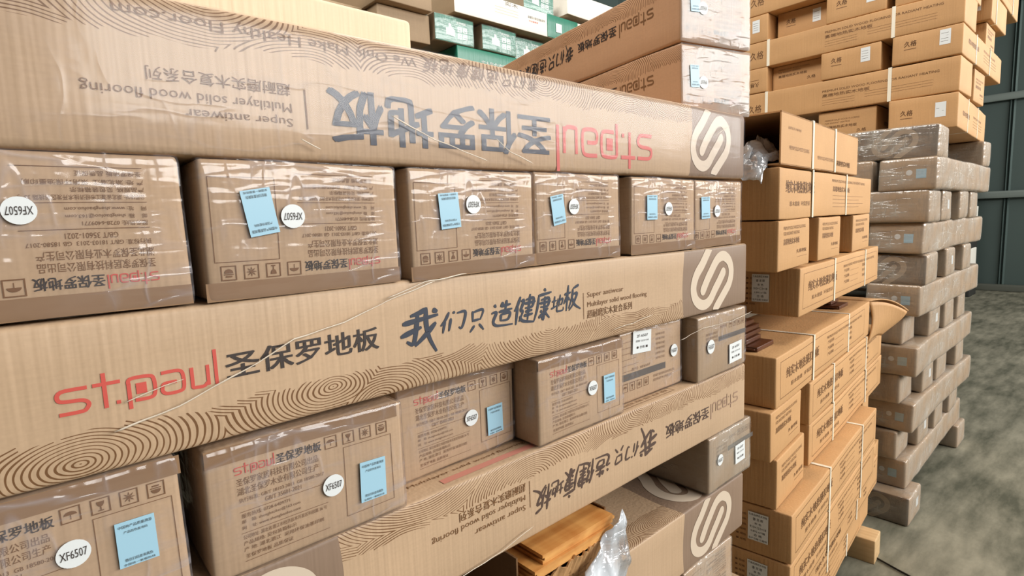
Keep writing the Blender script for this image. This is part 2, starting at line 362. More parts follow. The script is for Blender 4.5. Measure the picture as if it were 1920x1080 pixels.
def brand(P, u, v, w, h, ink='red', part='red_lettering'):
    """the squared latin wordmark, drawn stroke by stroke; h = height of the tall letters"""
    U = w/10.2; t = h*.1; x = h*.62   # x = small letter height
    def bar(a0, b0, a1, b1): P.rect(part, ink, u+a0, v+b0, u+a1, v+b1)
    def ln(pts): P.stroke(part, ink, [(u+a, v+b) for a, b in pts], t, cap=False)
    # s
    ln([(1.75*U, x), (.5*U, x), (.12*U, x*.9), (.05*U, x*.7), (.3*U, x*.55), (1.4*U, x*.48), (1.75*U, x*.3), (1.6*U, x*.08), (1.3*U, 0), (.05*U, 0)])
    bar(2.6*U, -t/2, 2.6*U+t, h*.92); bar(2.05*U, x-t/2, 3.7*U, x+t/2); bar(3.35*U, 0, 3.35*U+t, t)
    # p with square heart
    bar(4.05*U, -h*.22, 4.05*U+t, x*.8); ln([(4.05*U+t/2, x*.7), (4.3*U, x), (5.5*U, x), (5.8*U, x*.8), (5.8*U, x*.2), (5.5*U, 0), (4.5*U, 0)])
    bar(4.62*U, x*.26, 5.3*U, x*.76)
    ln([(6.3*U, x), (7.4*U, x), (7.75*U, x*.8), (7.75*U, x*.15), (7.4*U, 0), (6.6*U, 0), (6.3*U, x*.15), (6.35*U, x*.42), (6.6*U, x*.5), (7.3*U, x*.5)])
    bar(8.25*U, x*.15, 8.25*U+t, x); ln([(8.25*U+t/2, x*.2), (8.4*U, x*.03), (8.7*U, 0), (9.2*U, 0), (9.45*U, x*.15)]); bar(9.4*U, 0, 9.4*U+t, x)
    bar(10.0*U, -t*.2, 10.0*U+t, h*1.05)

CHIN = '圣保罗地板'; SLOGAN = '我们只造健康地板'
def carton(name, loc, dims, label, group, cat='cardboard box', rot=0, key=None, mats=None, face_mats=None, flip=False, seed=0, amp=.002, r=.006,
           prints=(), wrap=None, tilt=None, wrap_crush=.0008, wrap_only=None, depth_jit=False):
    """one carton as top-level mesh with printing and film as children"""
    ck = (key, tuple(dims), flip, seed)
    if key is None or ck not in _cc:
        me = box_mesh(dims, r, seed, amp, mats, face_mats, flip); kids = []
        for face, fn in prints:
            P = Print(); fn(P); kids += P.build(dims, face, flip if face in 'FLRK' else False, seed, amp)
        if wrap: kids.append(('plastic_wrap', box_mesh(dims, r*1.3, seed, amp, [M[wrap]], None, grow=.0022, crush=wrap_crush, step=.02, only=wrap_only)))
        _cc[ck] = (me, kids)
    me, kids = _cc[ck]
    o = add(name, me); o.location = (loc[0], loc[1], loc[2]+ZF); o.rotation_euler = tilt or (0, 0, rot)
    if wrap == 'film_heavy' and depth_jit: o.rotation_euler.z += random.uniform(-.012, .012); o.location.x += random.uniform(-.006, .006); o.location.y += random.uniform(-.006, .006)
    if tilt and rot: o.rotation_euler = (tilt[0], tilt[1], tilt[2]+rot)
    tag(o, label, cat, group); WARP[o.name] = (seed, amp)
    for n, k in kids: add(n, k, o)
    return o
_cc = {}; WARP = {}
def sticker(parent, pts, z_off, matname, y=-.0016, lines=0, lab=None, name='sticker', ink='ink'):
    """pts in parent's local x,z on its front face"""
    q = [warp((a, 0, b), *WARP[parent.name]) for a, b in pts]; q = [Vector(p)+Vector((0, -.0034, 0)) for p in q]
    me = link_mesh(name, [tuple(p) for p in q]+[tuple(p+Vector((0, .0004, 0))) for p in q], [tuple(range(len(pts)))]+[(i, len(pts)+i, len(pts)+(i+1) % len(pts), (i+1) % len(pts)) for i in range(len(pts))], M[matname])
    o = add(name, me, parent)
    if lab: o['label'] = lab
    return o
def quad_sticker(parent, c, w, h, ang, matname='sticker_blue', lab='light blue paper sticker', y=-.0016, flip=False, text=True):
    ca, sa = math.cos(ang), math.sin(ang); tr = lambda a, b: (c[0]+a*ca-b*sa, c[1]+a*sa+b*ca)
    o = sticker(parent, [tr(-w/2, -h/2), tr(w/2, -h/2), tr(w/2, h/2), tr(-w/2, h/2)], 0, matname, y, lab=lab)
    if text:
        V, F = [], []; s = -1 if flip else 1
        for body, v, ww, hh, bold in TEXTS[matname]:
            vs, fs = glyphs(body, bold); b = len(V)
            for x, yy in vs: V.append((lambda q: tuple(warp((q[0], 0, q[1]), *WARP[parent.name])+Vector((0, -.0040, 0))))(tr(s*((x-.5)*ww*w), s*((v-.5+yy*hh)*h))))
            F += [tuple(i+b for i in f) for f in fs]
        add('sticker_lettering', link_mesh('sticker_lettering', V, F, M['ink']), o)
    return o
TEXTS = {'sticker_blue': [('中国林产品质量溯源', .86, .85, .07, .01), ('产品防伪查询码', .74, .6, .06, .03), ('微信扫码查询真伪', .12, .7, .07, .02), ('全国统一客服热线', .03, .8, .05, 0)],
         'sticker_white': [('2F-6507', .72, .6, .12, 0), ('规格 1215×165', .5, .7, .1, 0), ('● 合格 ■', .2, .6, .13, .02)]}
def disc_sticker(parent, c, r, text='XF6507', flip=False, y=-.0016, squash=1, show=True):
    o = sticker(parent, [(c[0]+r*math.cos(i*math.pi/14), c[1]+r*math.sin(i*math.pi/14)) for i in range(28)], 0, 'sticker_white', y, lab='round white sticker', name='round_sticker')
    if show:
        vs, fs = glyphs(text, 0); s = -1 if flip else 1
        add('sticker_lettering', link_mesh('sticker_lettering', [tuple(warp((c[0]+s*(x-.5)*r*1.55, 0, c[1]+s*(z-.5)*r*.62), *WARP[parent.name])+Vector((0, -.0040, 0))) for x, z in vs], fs, M['ink']), o)
    return o

# ------------------------------------------------------------------ structure
def build_structure():
    m, t, p = mat('worn_concrete'); g = t.new('ShaderNodeTexCoord').outputs['Object']
    n1 = t.noise(g, 1.1, 6, .65); n2 = t.noise(t.mapv(g, (1.5, 6, 1), rot=(0, 0, .35)), 2.2, 5, .6); n3 = t.noise(g, 60, 2)
    f = t.math('MULTIPLY_ADD', t.math('SUBTRACT', t.math('ADD', t.math('MULTIPLY', n1, .5), t.math('MULTIPLY', n2, .5)), .5), 4.2, .45, clamp=True)
    c = t.mix(f, lin(84, 84, 70), lin(152, 147, 128)); c = t.mix(t.math('MULTIPLY', n3, .2), c, lin(60, 60, 50))
    t.link(c, p.inputs['Base Color']); p.inputs['Roughness'].default_value = .6; p.inputs['Specular IOR Level'].default_value = .2
    t.link(t.bump(n3, .15, .002), p.inputs['Normal'])
    fl = add('floor', link_mesh('floor', [(-4, -5, 0), (10.4, -5, 0), (10.4, 7, 0), (-4, 7, 0)], [(0, 1, 2, 3)], m)); tag(fl, kind='structure')
    # corrugated steel wall at the far end, seams every .45 m
    V, F = [], []; xs = 10.4; y = -5.0
    prof = []
    while y < 7: prof += [(y, 0), (y+.37, 0), (y+.39, .035), (y+.41, .0), (y+.43, .035), (y+.45, 0)]; y += .45
    for yy, d in prof: V += [(xs-d, yy, 0), (xs-d, yy, 5.5)]
    for i in range(len(prof)-1): F.append((2*i, 2*i+1, 2*i+3, 2*i+2))
    w = add('wall_far', link_mesh('wall_far', V, F, plain('dark_steel_sheet', (78, 92, 88), .5, .3))); tag(w, kind='structure')
    bw = add('wall_back', link_mesh('wall_back', [(y-1.2, 4.6-d, z) for y, d in [(q[0]*1.2, q[1]) for q in prof] for z in (0, 5.5)], [(2*i, 2*i+1, 2*i+3, 2*i+2) for i in range(len(prof)-1)], w.data.materials[0])); tag(bw, kind='structure')
    beam = plain('galvanised_girt', (124, 134, 128), .45, .4)
    for i, z in enumerate((1.50, 2.97, 4.4)):
        b = add('trim_%d' % (i+1), box_mesh((.06, 12, .11), .008, 0, 0, [beam])); b.location = (xs-.12, -5, z-.055); tag(b, kind='structure')
    b = add('baseboard_far', box_mesh((.12, 12, .10), .01, 0, 0, [plain('kerb', (84, 86, 76), .7)])); b.location = (xs-.14, -5, 0); tag(b, kind='structure')
build_structure()

T, W, L = .13, .2, 1.2
# ------------------------------------------------------------------ near pallet: long cartons with end-on cartons between
G1l = 'long boxes laid lengthwise in the nearest stack'; G1e = 'box ends facing out of the nearest stack'

def p_long_side(P, c1='red', c2='ink', c3='navy'):
    X = lambda x: x-P.x0; Z = lambda z: z+.13
    brand(P, X(-1.161), Z(-.0745), .115, .030, c1, 'red_lettering' if c1 == 'red' else 'faint_lettering')
    P.text('black_lettering', c2, CHIN, X(-1.038), Z(-.0735), .156, .0245, .025)
    for ch, a, b, w, h in (('我', -.860, -.082, .054, .045), ('们', -.800, -.071, .036, .026), ('只', -.757, -.076, .027, .028), ('造', -.722, -.076, .037, .033), ('健', -.680, -.078, .036, .038), ('康', -.640, -.077, .031, .040), ('地', -.606, -.070, .024, .024), ('板', -.580, -.072, .030, .036)):
        P.brush('brush_lettering', c3, ch, X(a), Z(b), w, h)
    P.rect('brown_lettering', 'brown_ink', X(-.5345), Z(-.09), X(-.5335), Z(-.050))
    P.text('brown_lettering', 'brown_ink', 'Super antiwear', X(-.525), Z(-.0605), .092, .0105, .004)
    P.text('brown_lettering', 'brown_ink', 'Multilayer solid wood flooring', X(-.525), Z(-.0755), .158, .0105, .004)
    P.text('brown_lettering', 'brown_ink', '超耐磨实木复合系列', X(-.526), Z(-.0905), .116, .0125, .012)
    emblem(P, X(-.249))
def p_long_wide(P):     # upside-down carton: u runs from its right end
    X = lambda x: -.010-x; Z = lambda z: .262-z
    brand(P, X(-.353), Z(.199)+.004, .232, .060)
    P.text('black_lettering', 'navy', CHIN, X(-.598), Z(.205), .325, .054, .03)
    P.rect('grey_lettering', 'brown_ink', X(-.946), Z(.2), X(-.9475), Z(.162))
    P.text('grey_lettering', 'brown_ink', 'Super antiwear', X(-.961), Z(.1735), .092, .0105, .002)
    P.text('grey_lettering', 'brown_ink', 'Multilayer solid wood flooring', X(-.961), Z(.1880), .163, .0115, .002)
    P.text('grey_lettering', 'brown_ink', '超耐磨实木复合系列', X(-.961), Z(.2035), .118, .0115, .008)
    for i, ch in enumerate(SLOGAN): P.brush('brush_lettering', 'brown_ink', ch, X(-.617)+i*.0235, Z(.2535), .019, .017)
    P.text('grey_lettering', 'brown_ink', 'We Only Make Healthy Floor.com', X(-.812), Z(.252), .285, .0125, -.004)
    # emblem keeps to the right end of the picture, which is the left of the turned face
    Q = Print(); emblem(Q, 0); 
    for (part, ink), (V, F) in Q.d.items():
        A, B = P._g(part, ink); b = len(A); A += [(.238-x*.92, .127-y*.97) for x, y in V]; B += [tuple(i+b for i in f) for f in F]
TW = .132
r1 = carton('flooring_box', (-1.30, 0, .131), (1.29, W, TW-.001), 'topmost long kraft box of the nearest stack, big upside-down dark blue and red lettering', G1l,
            face_mats={'F': M['long_wide']}, flip=True, seed=1, amp=.003, r=.008, prints=[('F', p_long_wide)], wrap='film_smooth', wrap_only='F', wrap_crush=0)
r3 = carton('flooring_box', (-1.27, 0, -.130), (1.272, W, .128), 'long kraft box under the upper row of ends, upright red and brush-style lettering', G1l,
            face_mats={'F': M['long_side_l']}, seed=2, amp=.002, r=.005, prints=[('F', lambda P: (setattr(P, 'x0', -1.27), p_long_side(P)))])
def p_row5_top(P):
    P.rect('red_bar', 'faint_red', .40, .012, .58, .024); P.text('small_lettering', 'brown_ink', 'Multilayer solid wood flooring', .36, .032, .2, .008, 0)
    P.frame('small_lettering', 'brown_ink', .76, .010, .93, .030, .001); P.text('small_lettering', 'brown_ink', '产品信息 规格 型号 色号 等级', .77, .016, .15, .007, 0)
r5 = carton('flooring_box', (-1.195, 0, -.394), (1.199, W, .1275), 'long kraft box below the lower row of ends, tree-ring upper edge, upside-down brown lettering', G1l,
            face_mats={'F': M['long_side'], 'T': M['kraft']}, flip=True, seed=3, amp=.002, r=.005, prints=[('F', lambda P: p_long_side(P, 'faint_ink', 'brown_ink_dark', 'brown_ink_dark')), ('T', p_row5_top)])
def p_row7_top(P):
    emblem(P, .949, kv=1.35)
def p_row7(P): emblem(P, .949)
r7 = carton('flooring_box', (-1.197, 0, -.645), (1.197, W, .128), 'long kraft flooring box with grey end block and pale emblem, below the torn-open box', G1l,
            face_mats={'F': M['long_plain'], 'T': M['long_top']}, seed=4, amp=.002, r=.005, prints=[('F', p_row7), ('T', p_row7_top)])
r9 = carton('flooring_box', (-1.19, -.05, -.905), (1.2, W, .128), 'lowest long kraft box at the bottom edge, its pale top corner sticking out', G1l,
            face_mats={'F': M['long_side'], 'T': M['kraft']}, seed=5, amp=.002, r=.006, prints=[('F', p_long_side)])
def p_end(P):
    """end face: company lines on the left, handling symbols and a framed panel on the right"""
    b = 'brown_ink'; s = 'small_print'
    brand(P, .025, .0985, .036, .0105)
    P.text('title_lettering', 'ink', CHIN, .063, .0975, .045, .0098, .02)
    P.text(s, b, '圣保罗家居科技有限公司出品', .026, .0865, .078, .0075, .008)
    P.text(s, b, '湖北圣保罗木业有限公司生产', .026, .0772, .078, .0075, .008)
    P.text(s, b, '执行标准: GB/T 18103-2013  GB 18580-2017', .027, .0700, .082, .0045, .004)
    P.text(s, b, 'GB/T 35601-2021', .05, .0638, .035, .0045, .004)
    P.rect(s, b, .027, .0605, .112, .0610)
    P.text(s, b, '服务热线: 0728-6409771', .028, .0545, .045, .0042, .003)
    P.text(s, b, '邮    箱: shengbaoluo@163.com', .028, .0485, .055, .0042, .003)
    P.text(s, b, '网    址: www.shengbaoluo.com', .028, .0425, .055, .0042, .003)
    P.rect(s, b, .027, .0395, .112, .0400)
    P.text(s, b, '公司地址: 湖北省潜江市经济技术开发区科技路 36 号', .028, .0335, .082, .0042, .003)
    P.text(s, b, '产品规格: 见包装箱标示', .028, .0275, .05, .0042, .003)
    P.text(s, b, '产 地: 湖北潜江  采用环保油墨印刷', .028, .0215, .078, .0042, .003)
    P.rect(s, b, .028, .0115, .112, .0120)
    P.text(s, b, '圣保罗地板 品质保证', .029, .0145, .045, .0042, .003)
    icons(P, b, .112, .0965, .0135, .0065)
    P.frame(s, b, .132, .016, .190, .0935, .0006)
def p_tape(P): P.rect('packing_tape', 'tape', .001, .1115, .199, .1285)

end_n = [0]
def end_box(x, y, z, label, flip, w=W, h=.1285, seed=None, rot=0, tilt=None, tape=True, wrap='film', mat_='kraft', depth=1.15, prn=p_end, group=G1e):
    end_n[0] += 1; sd = (seed if seed is not None else end_n[0] % 3)+10
    pr = [('F', prn)]+([('F', p_tape)] if tape else [])
    return carton('flooring_box', (x, y, z), (w-.003, depth, h-.001), label, group, key=('end', prn.__name__, tape, wrap, mat_), mats=[M[mat_]], flip=flip, seed=sd, amp=.004, r=.0045, prints=pr, wrap=wrap, rot=rot, tilt=tilt)

def S(o, x, z): return (x-o.location.x, z-(o.location.z-ZF))
def blue(o, x, z, w, h, ang, flip): return quad_sticker(o, S(o, x, z), w, h, ang, flip=flip, y=-.0058)
def disc(o, x, z, flip, r=.0115, text='XF6507'): return disc_sticker(o, S(o, x, z), r, text, flip, y=-.006)
# upper row of ends (upside down)
a = end_box(-1.256, .004, .001, 'leftmost wrapped box end of the upper row, cut by the left edge of the photo', True); disc(a, -1.169, .083, True, .0105)
b = end_box(-1.046, .000, .001, 'wrapped box end, second from left in the upper row, wide dark gap on its right', True); blue(b, -.997, .080, .027, .043, .16, True); disc(b, -.967, .0755, True)
c = end_box(-.8345, .000, .001, 'wrapped box end, third from left in the upper row, right of the wide dark gap', True); blue(c, -.7805, .080, .029, .042, .07, True); disc(c, -.744, .087, True)
d = end_box(-.631, .002, .001, 'wrapped box end, fourth from left in the upper row, touching its left neighbour', True, w=.196); blue(d, -.5865, .076, .027, .042, .16, True); disc(d, -.552, .080, True)
e = end_box(-.4090, .000, .001, 'wrapped box end, second from right in the upper row, just right of the narrow gap', True); blue(e, -.354, .0775, .030, .041, 0, True); disc(e, -.304, .075, True)
f = end_box(-.207, .004, .001, 'rightmost wrapped box end of the upper row, at the corner of the stack', True, w=.188); blue(f, -.174, .077, .031, .041, .02, True); disc(f, -.130, .070, True)
# lower row of ends (upright)
g = end_box(-1.282, .002, -.263, 'yellowish box end at the bottom left corner of the photo with a round code sticker', False); blue(g, -1.122, -.199, .029, .040, .0, False); disc(g, -1.165, -.192, False)
h = end_box(-1.0665, -.004, -.264, 'loosely wrapped box end in the lower left, showing its whole printed face', False, w=.208); blue(h, -.903, -.2155, .031, .045, -.02, False); disc(h, -.949, -.207, False)
i = end_box(-.838, .050, -.264, 'shaded box end set back in the lower row, left of the bare box top', False); blue(i, -.681, -.219, .029, .043, .02, False); disc(i, -.724, -.205, False)
j = end_box(-.6375, .000, -.264, 'wrapped box end in the middle of the lower row, its left side bare', False, w=.204); blue(j, -.477, -.212, .029, .045, 0, False); disc(j, -.519, -.203, False)

def p_plank_end(P):
    b = 'brown_ink'
    for k in range(8): P.rect('plank_print', b, .0, .035+k*.0105, .055-(k % 3)*.008, .0357+k*.0105)
    P.text('small_print', b, '型号: XF6507', .035, .0545, .055, .0055, .003)
    for k in range(6): P.text('small_print', b, '圣保罗地板 实木复合', .108, .062+k*.009, .030, .0045, .003)
    P.rect('grey_bar', 'dark_bar', .004, .040, .140, .052)
    icons(P, b, .008, .020, .015, .006)
    P.text('small_print', b, '圣保罗家居科技有限公司', .10, .030, .07, .005, .004); P.text('small_print', b, '湖北圣保罗木业有限公司', .10, .022, .06, .005, .004)
def p_plank_end_b(P):
    b = 'brown_ink'
    P.text('small_print', b, CHIN, .085, .096, .03, .006, .01); icons(P, b, .124, .092, .013, .005)
    for k in range(3): P.text('small_print', b, '圣保罗家居科技有限公司', .03, .088-k*.008, .045, .005, .004)
    P.rect('grey_bar', 'dark_bar', .08, .070, .198, .080)
k_ = end_box(-.412, .026, -.264, 'box end with plank print and a white label, set back in the lower row', False, w=.199, tape=False, prn=p_plank_end)
quad_sticker(k_, S(k_, -.350, -.160), .055, .040, -.06, 'sticker_white', 'white paper label'); disc(k_, -.246, -.194, False, .012, 'F6507')
l_ = end_box(-.2024, .000, -.264, 'heavily wrapped box end at the right corner of the lower row, dark grey bar print', False, w=.203, tape=False, prn=p_plank_end_b, mat_='kraft_dull', wrap='film')
quad_sticker(l_, S(l_, -.054, -.228), .055, .042, .03, 'sticker_white', 'white paper label'); disc(l_, -.158, -.198, False, .014, 'F6507')
m_ = end_box(-.157, -.002, -.5145, 'slumped wrapped box end wedged between the two lowest emblem boxes at the right corner', False, w=.19, h=.119, tape=False, prn=p_plank_end_b, mat_='kraft_dull', wrap='film_heavy')
quad_sticker(m_, S(m_, -.025, -.463), .045, .042, .03, 'sticker_white', 'white paper label'); disc(m_, -.115, -.451, False, .012, 'F6507')
n_ = end_box(-.247, .000, -.776, 'wrapped box end near the bottom edge, right corner under the emblem box', True, tape=False, wrap='film_heavy')
n2 = end_box(-.452, .004, -.776, 'wrapped box end near the bottom edge, left neighbour of the corner box', True, tape=False, wrap='film_heavy')
n3 = end_box(-.69, .004, -.776, 'wrapped box end at the bottom edge, under the torn-open box', True, tape=False, wrap='film_heavy')

# torn-open carton with the planks showing
def torn_box():
    x0, x1, z0, z1, D = -.69, -.489, -.514, -.398, 1.1
    V, F = [], []
    def q(*p): b = len(V); V.extend(p); F.append(tuple(range(b, b+len(p))))
    # back body: bottom, sides, back
    t = .003
    for (ax, bx) in ((x0, x0+t), (x1-t, x1)):
        me = [(ax, .0, z0), (bx, .0, z0), (bx, D, z0), (ax, D, z0), (ax, .0, z1-.014), (bx, .0, z1-.014), (bx, D, z1), (ax, D, z1)]
        b = len(V); V.extend(me); F.extend([tuple(b+i for i in f) for f in ((0, 1, 5, 4), (1, 2, 6, 5), (2, 3, 7, 6), (3, 0, 4, 7), (4, 5, 6, 7), (0, 3, 2, 1))])
    for zz in ((z0, z0+t),):
        b = len(V); V.extend([(x0, 0, zz[0]), (x1, 0, zz[0]), (x1, D, zz[0]), (x0, D, zz[0]), (x0, 0, zz[1]), (x1, 0, zz[1]), (x1, D, zz[1]), (x0, D, zz[1])]); F.extend([tuple(b+i for i in f) for f in ((0, 1, 5, 4), (1, 2, 6, 5), (2, 3, 7, 6), (3, 0, 4, 7), (4, 5, 6, 7), (0, 3, 2, 1))])
    V = [(a, b_, c_+ZF) for a, b_, c_ in V]
    o = add('torn_flooring_box', link_mesh('carton', V, F, M['inside']))
    tag(o, 'torn-open flooring box with orange wooden planks poking out under the long box', 'cardboard box', G1e)
    # torn front sheet with ragged top
    random.seed(5); n = 46; V, F = [], []
    for k in range(n+1):
        x = x0+(x1-x0)*k/n; ragged = z1-.046+.010*noise.noise(Vector((k*.25, 0, 3)))+.0030*random.uniform(-1, 1)-.016*max(0, 1-k/16)
        bow = .010*math.sin(k/n*3.1)+.0015*noise.noise(Vector((k*.1, 1, 0)))
        for jj in range(7):
            s = jj/6; V.append((x, -.004-bow*s-.012*s*s, z0+(ragged-z0)*s+ZF))
        for jj in range(7):
            s = jj/6; V.append((x, -.001-bow*s-.012*s*s, z0+(ragged-z0)*s+ZF))
    for k in range(n):
        for jj in range(6):
            a0 = k*14+jj; F.append((a0, a0+14, a0+15, a0+1)); F.append((a0+7, a0+8, a0+22, a0+21))
        F.append((k*14+6, k*14+20, k*14+27, k*14+13))
    fl = add('torn_front_panel', link_mesh('torn_front_panel', V, F, M['kraft_gold'], smooth=False), o); fl['label'] = 'ragged golden front panel with small print'
    P = Print()
    P.text('small_print', 'brown_ink', CHIN, .095, .050, .050, .008, .02)
    for k in range(5): P.text('small_print', 'brown_ink', ('圣保罗家居科技有限公司出品', '湖北圣保罗木业有限公司生产', '执行标准 GB/T 18103-2013', '公司地址 湖北省潜江市', '产品规格 见包装箱')[k], .05, .040-k*.0085, .10-k*.006, .0055, .004)
    for (part, ink), (PV, PF) in P.d.items():
        vs = []
        for u, v in PV:
            s = min(1, v/.09); k = u/.2*n; bow = .010*math.sin(k/n*3.1)+.0015*noise.noise(Vector((k*.1, 1, 0)))
            vs.append((x0+u, -.0065-bow*s-.012*s*s, z0+v+ZF))
        add(part, link_mesh(part, vs, PF, M[ink]), fl)
    # planks are things of their own
    mp, tt, pp = mat('orange_oak'); g = tt.new('ShaderNodeTexCoord').outputs['Object']
    nn = tt.noise(tt.mapv(g, (3, 70, 160)), 1, 4); n2_ = tt.noise(tt.mapv(g, (30, 6, 60)), 1, 3)
    tt.link(tt.mix(tt.math('MULTIPLY_ADD', tt.math('ADD', tt.math('MULTIPLY', nn, .5), tt.math('MULTIPLY', n2_, .5)), 2.6, -.8, clamp=True), lin(184, 112, 48), lin(238, 182, 108)), pp.inputs['Base Color']); pp.inputs['Roughness'].default_value = .42
    for k, (xa, xb, ya, z) in enumerate(((-.680, -.505, -.008, -.458), (-.675, -.500, -.022, -.4435), (-.655, -.494, -.018, -.429))):
        w, th = xb-xa, .0142
        prof = [(0, 0), (w, 0), (w, .005), (w+.005, .005), (w+.005, .009), (w, .009), (w, th), (0, th), (0, .009), (.004, .009), (.004, .005), (0, .005)]
        V = [(xa+a_, ya+.0, z+b_+ZF) for a_, b_ in prof]+[(xa+a_, ya+.9, z+b_+ZF) for a_, b_ in prof]; n_v = len(prof)
        F = [tuple(range(n_v))[::-1], tuple(range(n_v, 2*n_v))]+[(i_, (i_+1) % n_v, n_v+(i_+1) % n_v, n_v+i_) for i_ in range(n_v)]
        pl = add('floorboard', link_mesh('floorboard', V, F, mp))
        tag(pl, ('lowest orange floorboard sticking out of the torn box', 'middle orange floorboard sticking out of the torn box', 'topmost orange floorboard sticking out of the torn box')[k], 'floorboard', 'floorboards in the torn box')
    # plastic sheet hanging over the right half
    V, F = [], []; nx, nz = 26, 24
    for a_ in range(nx+1):
        for b_ in range(nz+1):
            s, w_ = a_/nx, b_/nz; lo = z0-.045; top = z1-.006-(1-s)*.11
            x = x0+.055+(x1-x0-.052)*s; z = lo+(top-lo)*w_
            y = -.030-.012*math.sin(w_*3)+.012*noise.noise(Vector((s*5, w_*3, 2)))+.006*noise.noise(Vector((s*14, w_*5, 7)))+.020*w_*(1-s)*0
            V.append((x+.004*noise.noise(Vector((w_*8, s*3, 1))), y, z+ZF))
    for a_ in range(nx):
        for b_ in range(nz):
            k = a_*(nz+1)+b_; F.append((k, k+nz+1, k+nz+2, k+1))
    sh = add('plastic_wrap', link_mesh('plastic_wrap', V, F, M['film_bag'], smooth=True), o); sh['label'] = 'crumpled clear plastic sheet over the right half'
    sh.modifiers.new('thickness', 'SOLIDIFY').thickness = .0004
torn_box()

# cartons standing on top of the near stack
GP = 'boxes laid crosswise on top of the nearest stack'
def p_dark_side(P):    # long side facing left, upside down
    brand(P, .075, .045, .105, .026, 'ink' if 0 else 'brown_ink', 'dark_lettering')
    P.text('dark_lettering', 'ink', CHIN, .190, .043, .14, .021, .025)
    for q, ch in enumerate(SLOGAN): P.brush('brush_lettering', 'ink', ch, .345+q*.040, .040, .034, .034)
M['kraft_cross'] = kraft('crosswise_cardboard', (196, 152, 116))
def top_cross(z, label, dx):
    o = carton('flooring_box', (-.178+dx, .049, z), (.197, L, .1285), label, GP, mats=[M['kraft_cross']], face_mats={'L': M['long_side_b']}, flip=True, seed=21+int(z*10), amp=.003, r=.005,
               prints=[('F', p_end), ('L', p_dark_side)], wrap='film_white', wrap_only='F', rot=math.radians(-13))
    return o
M['long_side_b'] = grain_kraft('printed_crosswise_side', (196, 152, 116), off=1.9)
t1 = top_cross(.264, 'lower crosswise box on top of the near stack, brown side and pale wrapped end', .0); quad_sticker(t1, (.034, .068), .024, .042, .05, flip=True, y=-.0058); disc_sticker(t1, (.058, .058), .012, 'XF6507', True, y=-.006)
t2 = top_cross(.395, 'upper crosswise box on top of the near stack, cut by the top edge', -.002); quad_sticker(t2, (.036, .078), .026, .042, .08, flip=True, y=-.0058); disc_sticker(t2, (.058, .066), .012, 'XF6507', True, y=-.006)
def p_cream(P): P.text('grey_lettering', 'brown_ink', '高端实木复合地板系列', .115, .045, .085, .009, .01)
cr = carton('flooring_box', (-1.60, .10, .264), (.848, .2, .067+.0), 'cream cardboard box lying behind the big lettered box, top left', GP, mats=[kraft('cream_cardboard', (232, 212, 180), .06)], flip=True, seed=30, amp=.003, r=.006, prints=[('F', p_cream)], wrap=None)

# stretched film strands across the near stack
def strand(name, pts, r, label, seed=0, y=-.007):
    P = [Vector((a_, y, b_+ZF)) for a_, b_ in pts]; S_ = []
    for i_ in range(len(P)-1):
        for k in range(8):
            q = P[i_].lerp(P[i_+1], k/8); q = q+noise.noise_vector(q*40+Vector((seed, 0, 0)))*Vector((.0012, .0012, .0012)).x; S_.append(q)
    S_.append(P[-1]); V, F = [], []
    for i_, q in enumerate(S_):
        rr = r*.6*(1+.6*noise.noise(q*30+Vector((seed, 0, 9)))); 
        if i_ in (0, len(S_)-1): rr *= .3
        for k in range(6): V.append((q.x+.3*rr*math.sin(k), q.y+rr*.5*math.cos(k*math.pi/3), q.z+rr*math.sin(k*math.pi/3)))
    for i_ in range(len(S_)-1):
        for k in range(6): F.append((i_*6+k, i_*6+(k+1) % 6, i_*6+6+(k+1) % 6, i_*6+6+k))
    F.append(tuple(range(5, -1, -1))); F.append(tuple(range((len(S_)-1)*6, len(S_)*6)))
    o = add(name, link_mesh(name, V, F, M['strand'], smooth=True)); tag(o, label, 'plastic film', 'stretched film strands on the nearest stack'); return o
strand('film_strand', [(-1.128, -.097), (-1.08, -.087), (-1.036, -.070), (-1.012, -.062), (-.977, -.045), (-.923, -.036), (-.872, -.020), (-.807, -.004)], .0014, 'long clear film strand crossing the upright black lettering diagonally', 1)
strand('film_strand', [(-.872, -.017), (-.82, .000-.004), (-.76, .001)], .0011, 'short double strand of film under the upper row of box ends', 2)
strand('film_strand', [(-1.12, -.075), (-1.09, -.066), (-1.075, -.064)], .0008, 'thin crease of film below the upright red lettering', 3)
strand('film_strand', [(-.853, .182), (-.80, .160), (-.76, .150), (-.72, .139)], .0012, 'film strand slanting across the big dark blue lettering', 4, -.008)
strand('film_strand', [(-.705, .168), (-.68, .152), (-.64, .139)], .0009, 'shorter film strand right of the big slanting one, upper long box', 5, -.008)
strand('film_strand', [(-.955, .150), (-.935, .141)], .0009, 'tiny film crease near the left end of the upper long box', 6, -.008)
strand('film_strand', [(-.150, .212), (-.125, .222), (-.09, .235)], .0011, 'white film crease over the pale emblem of the upper long box', 7, -.008)
strand('film_strand', [(-.47, -.115), (-.42, -.113), (-.36, -.106)], .0009, 'film crease over the printed rings near the emblem', 8)
strand('film_strand', [(-.80, -.389), (-.72, -.384), (-.66, -.372)], .0008, 'film crease under the upside-down brush lettering, lowest strand', 9)
strand('film_strand', [(-.28, -.165), (-.20, -.155), (-.08, -.158), (.005, -.150)], .0009, 'film strand tied round the two rightmost ends of the lower row', 10, -.012)

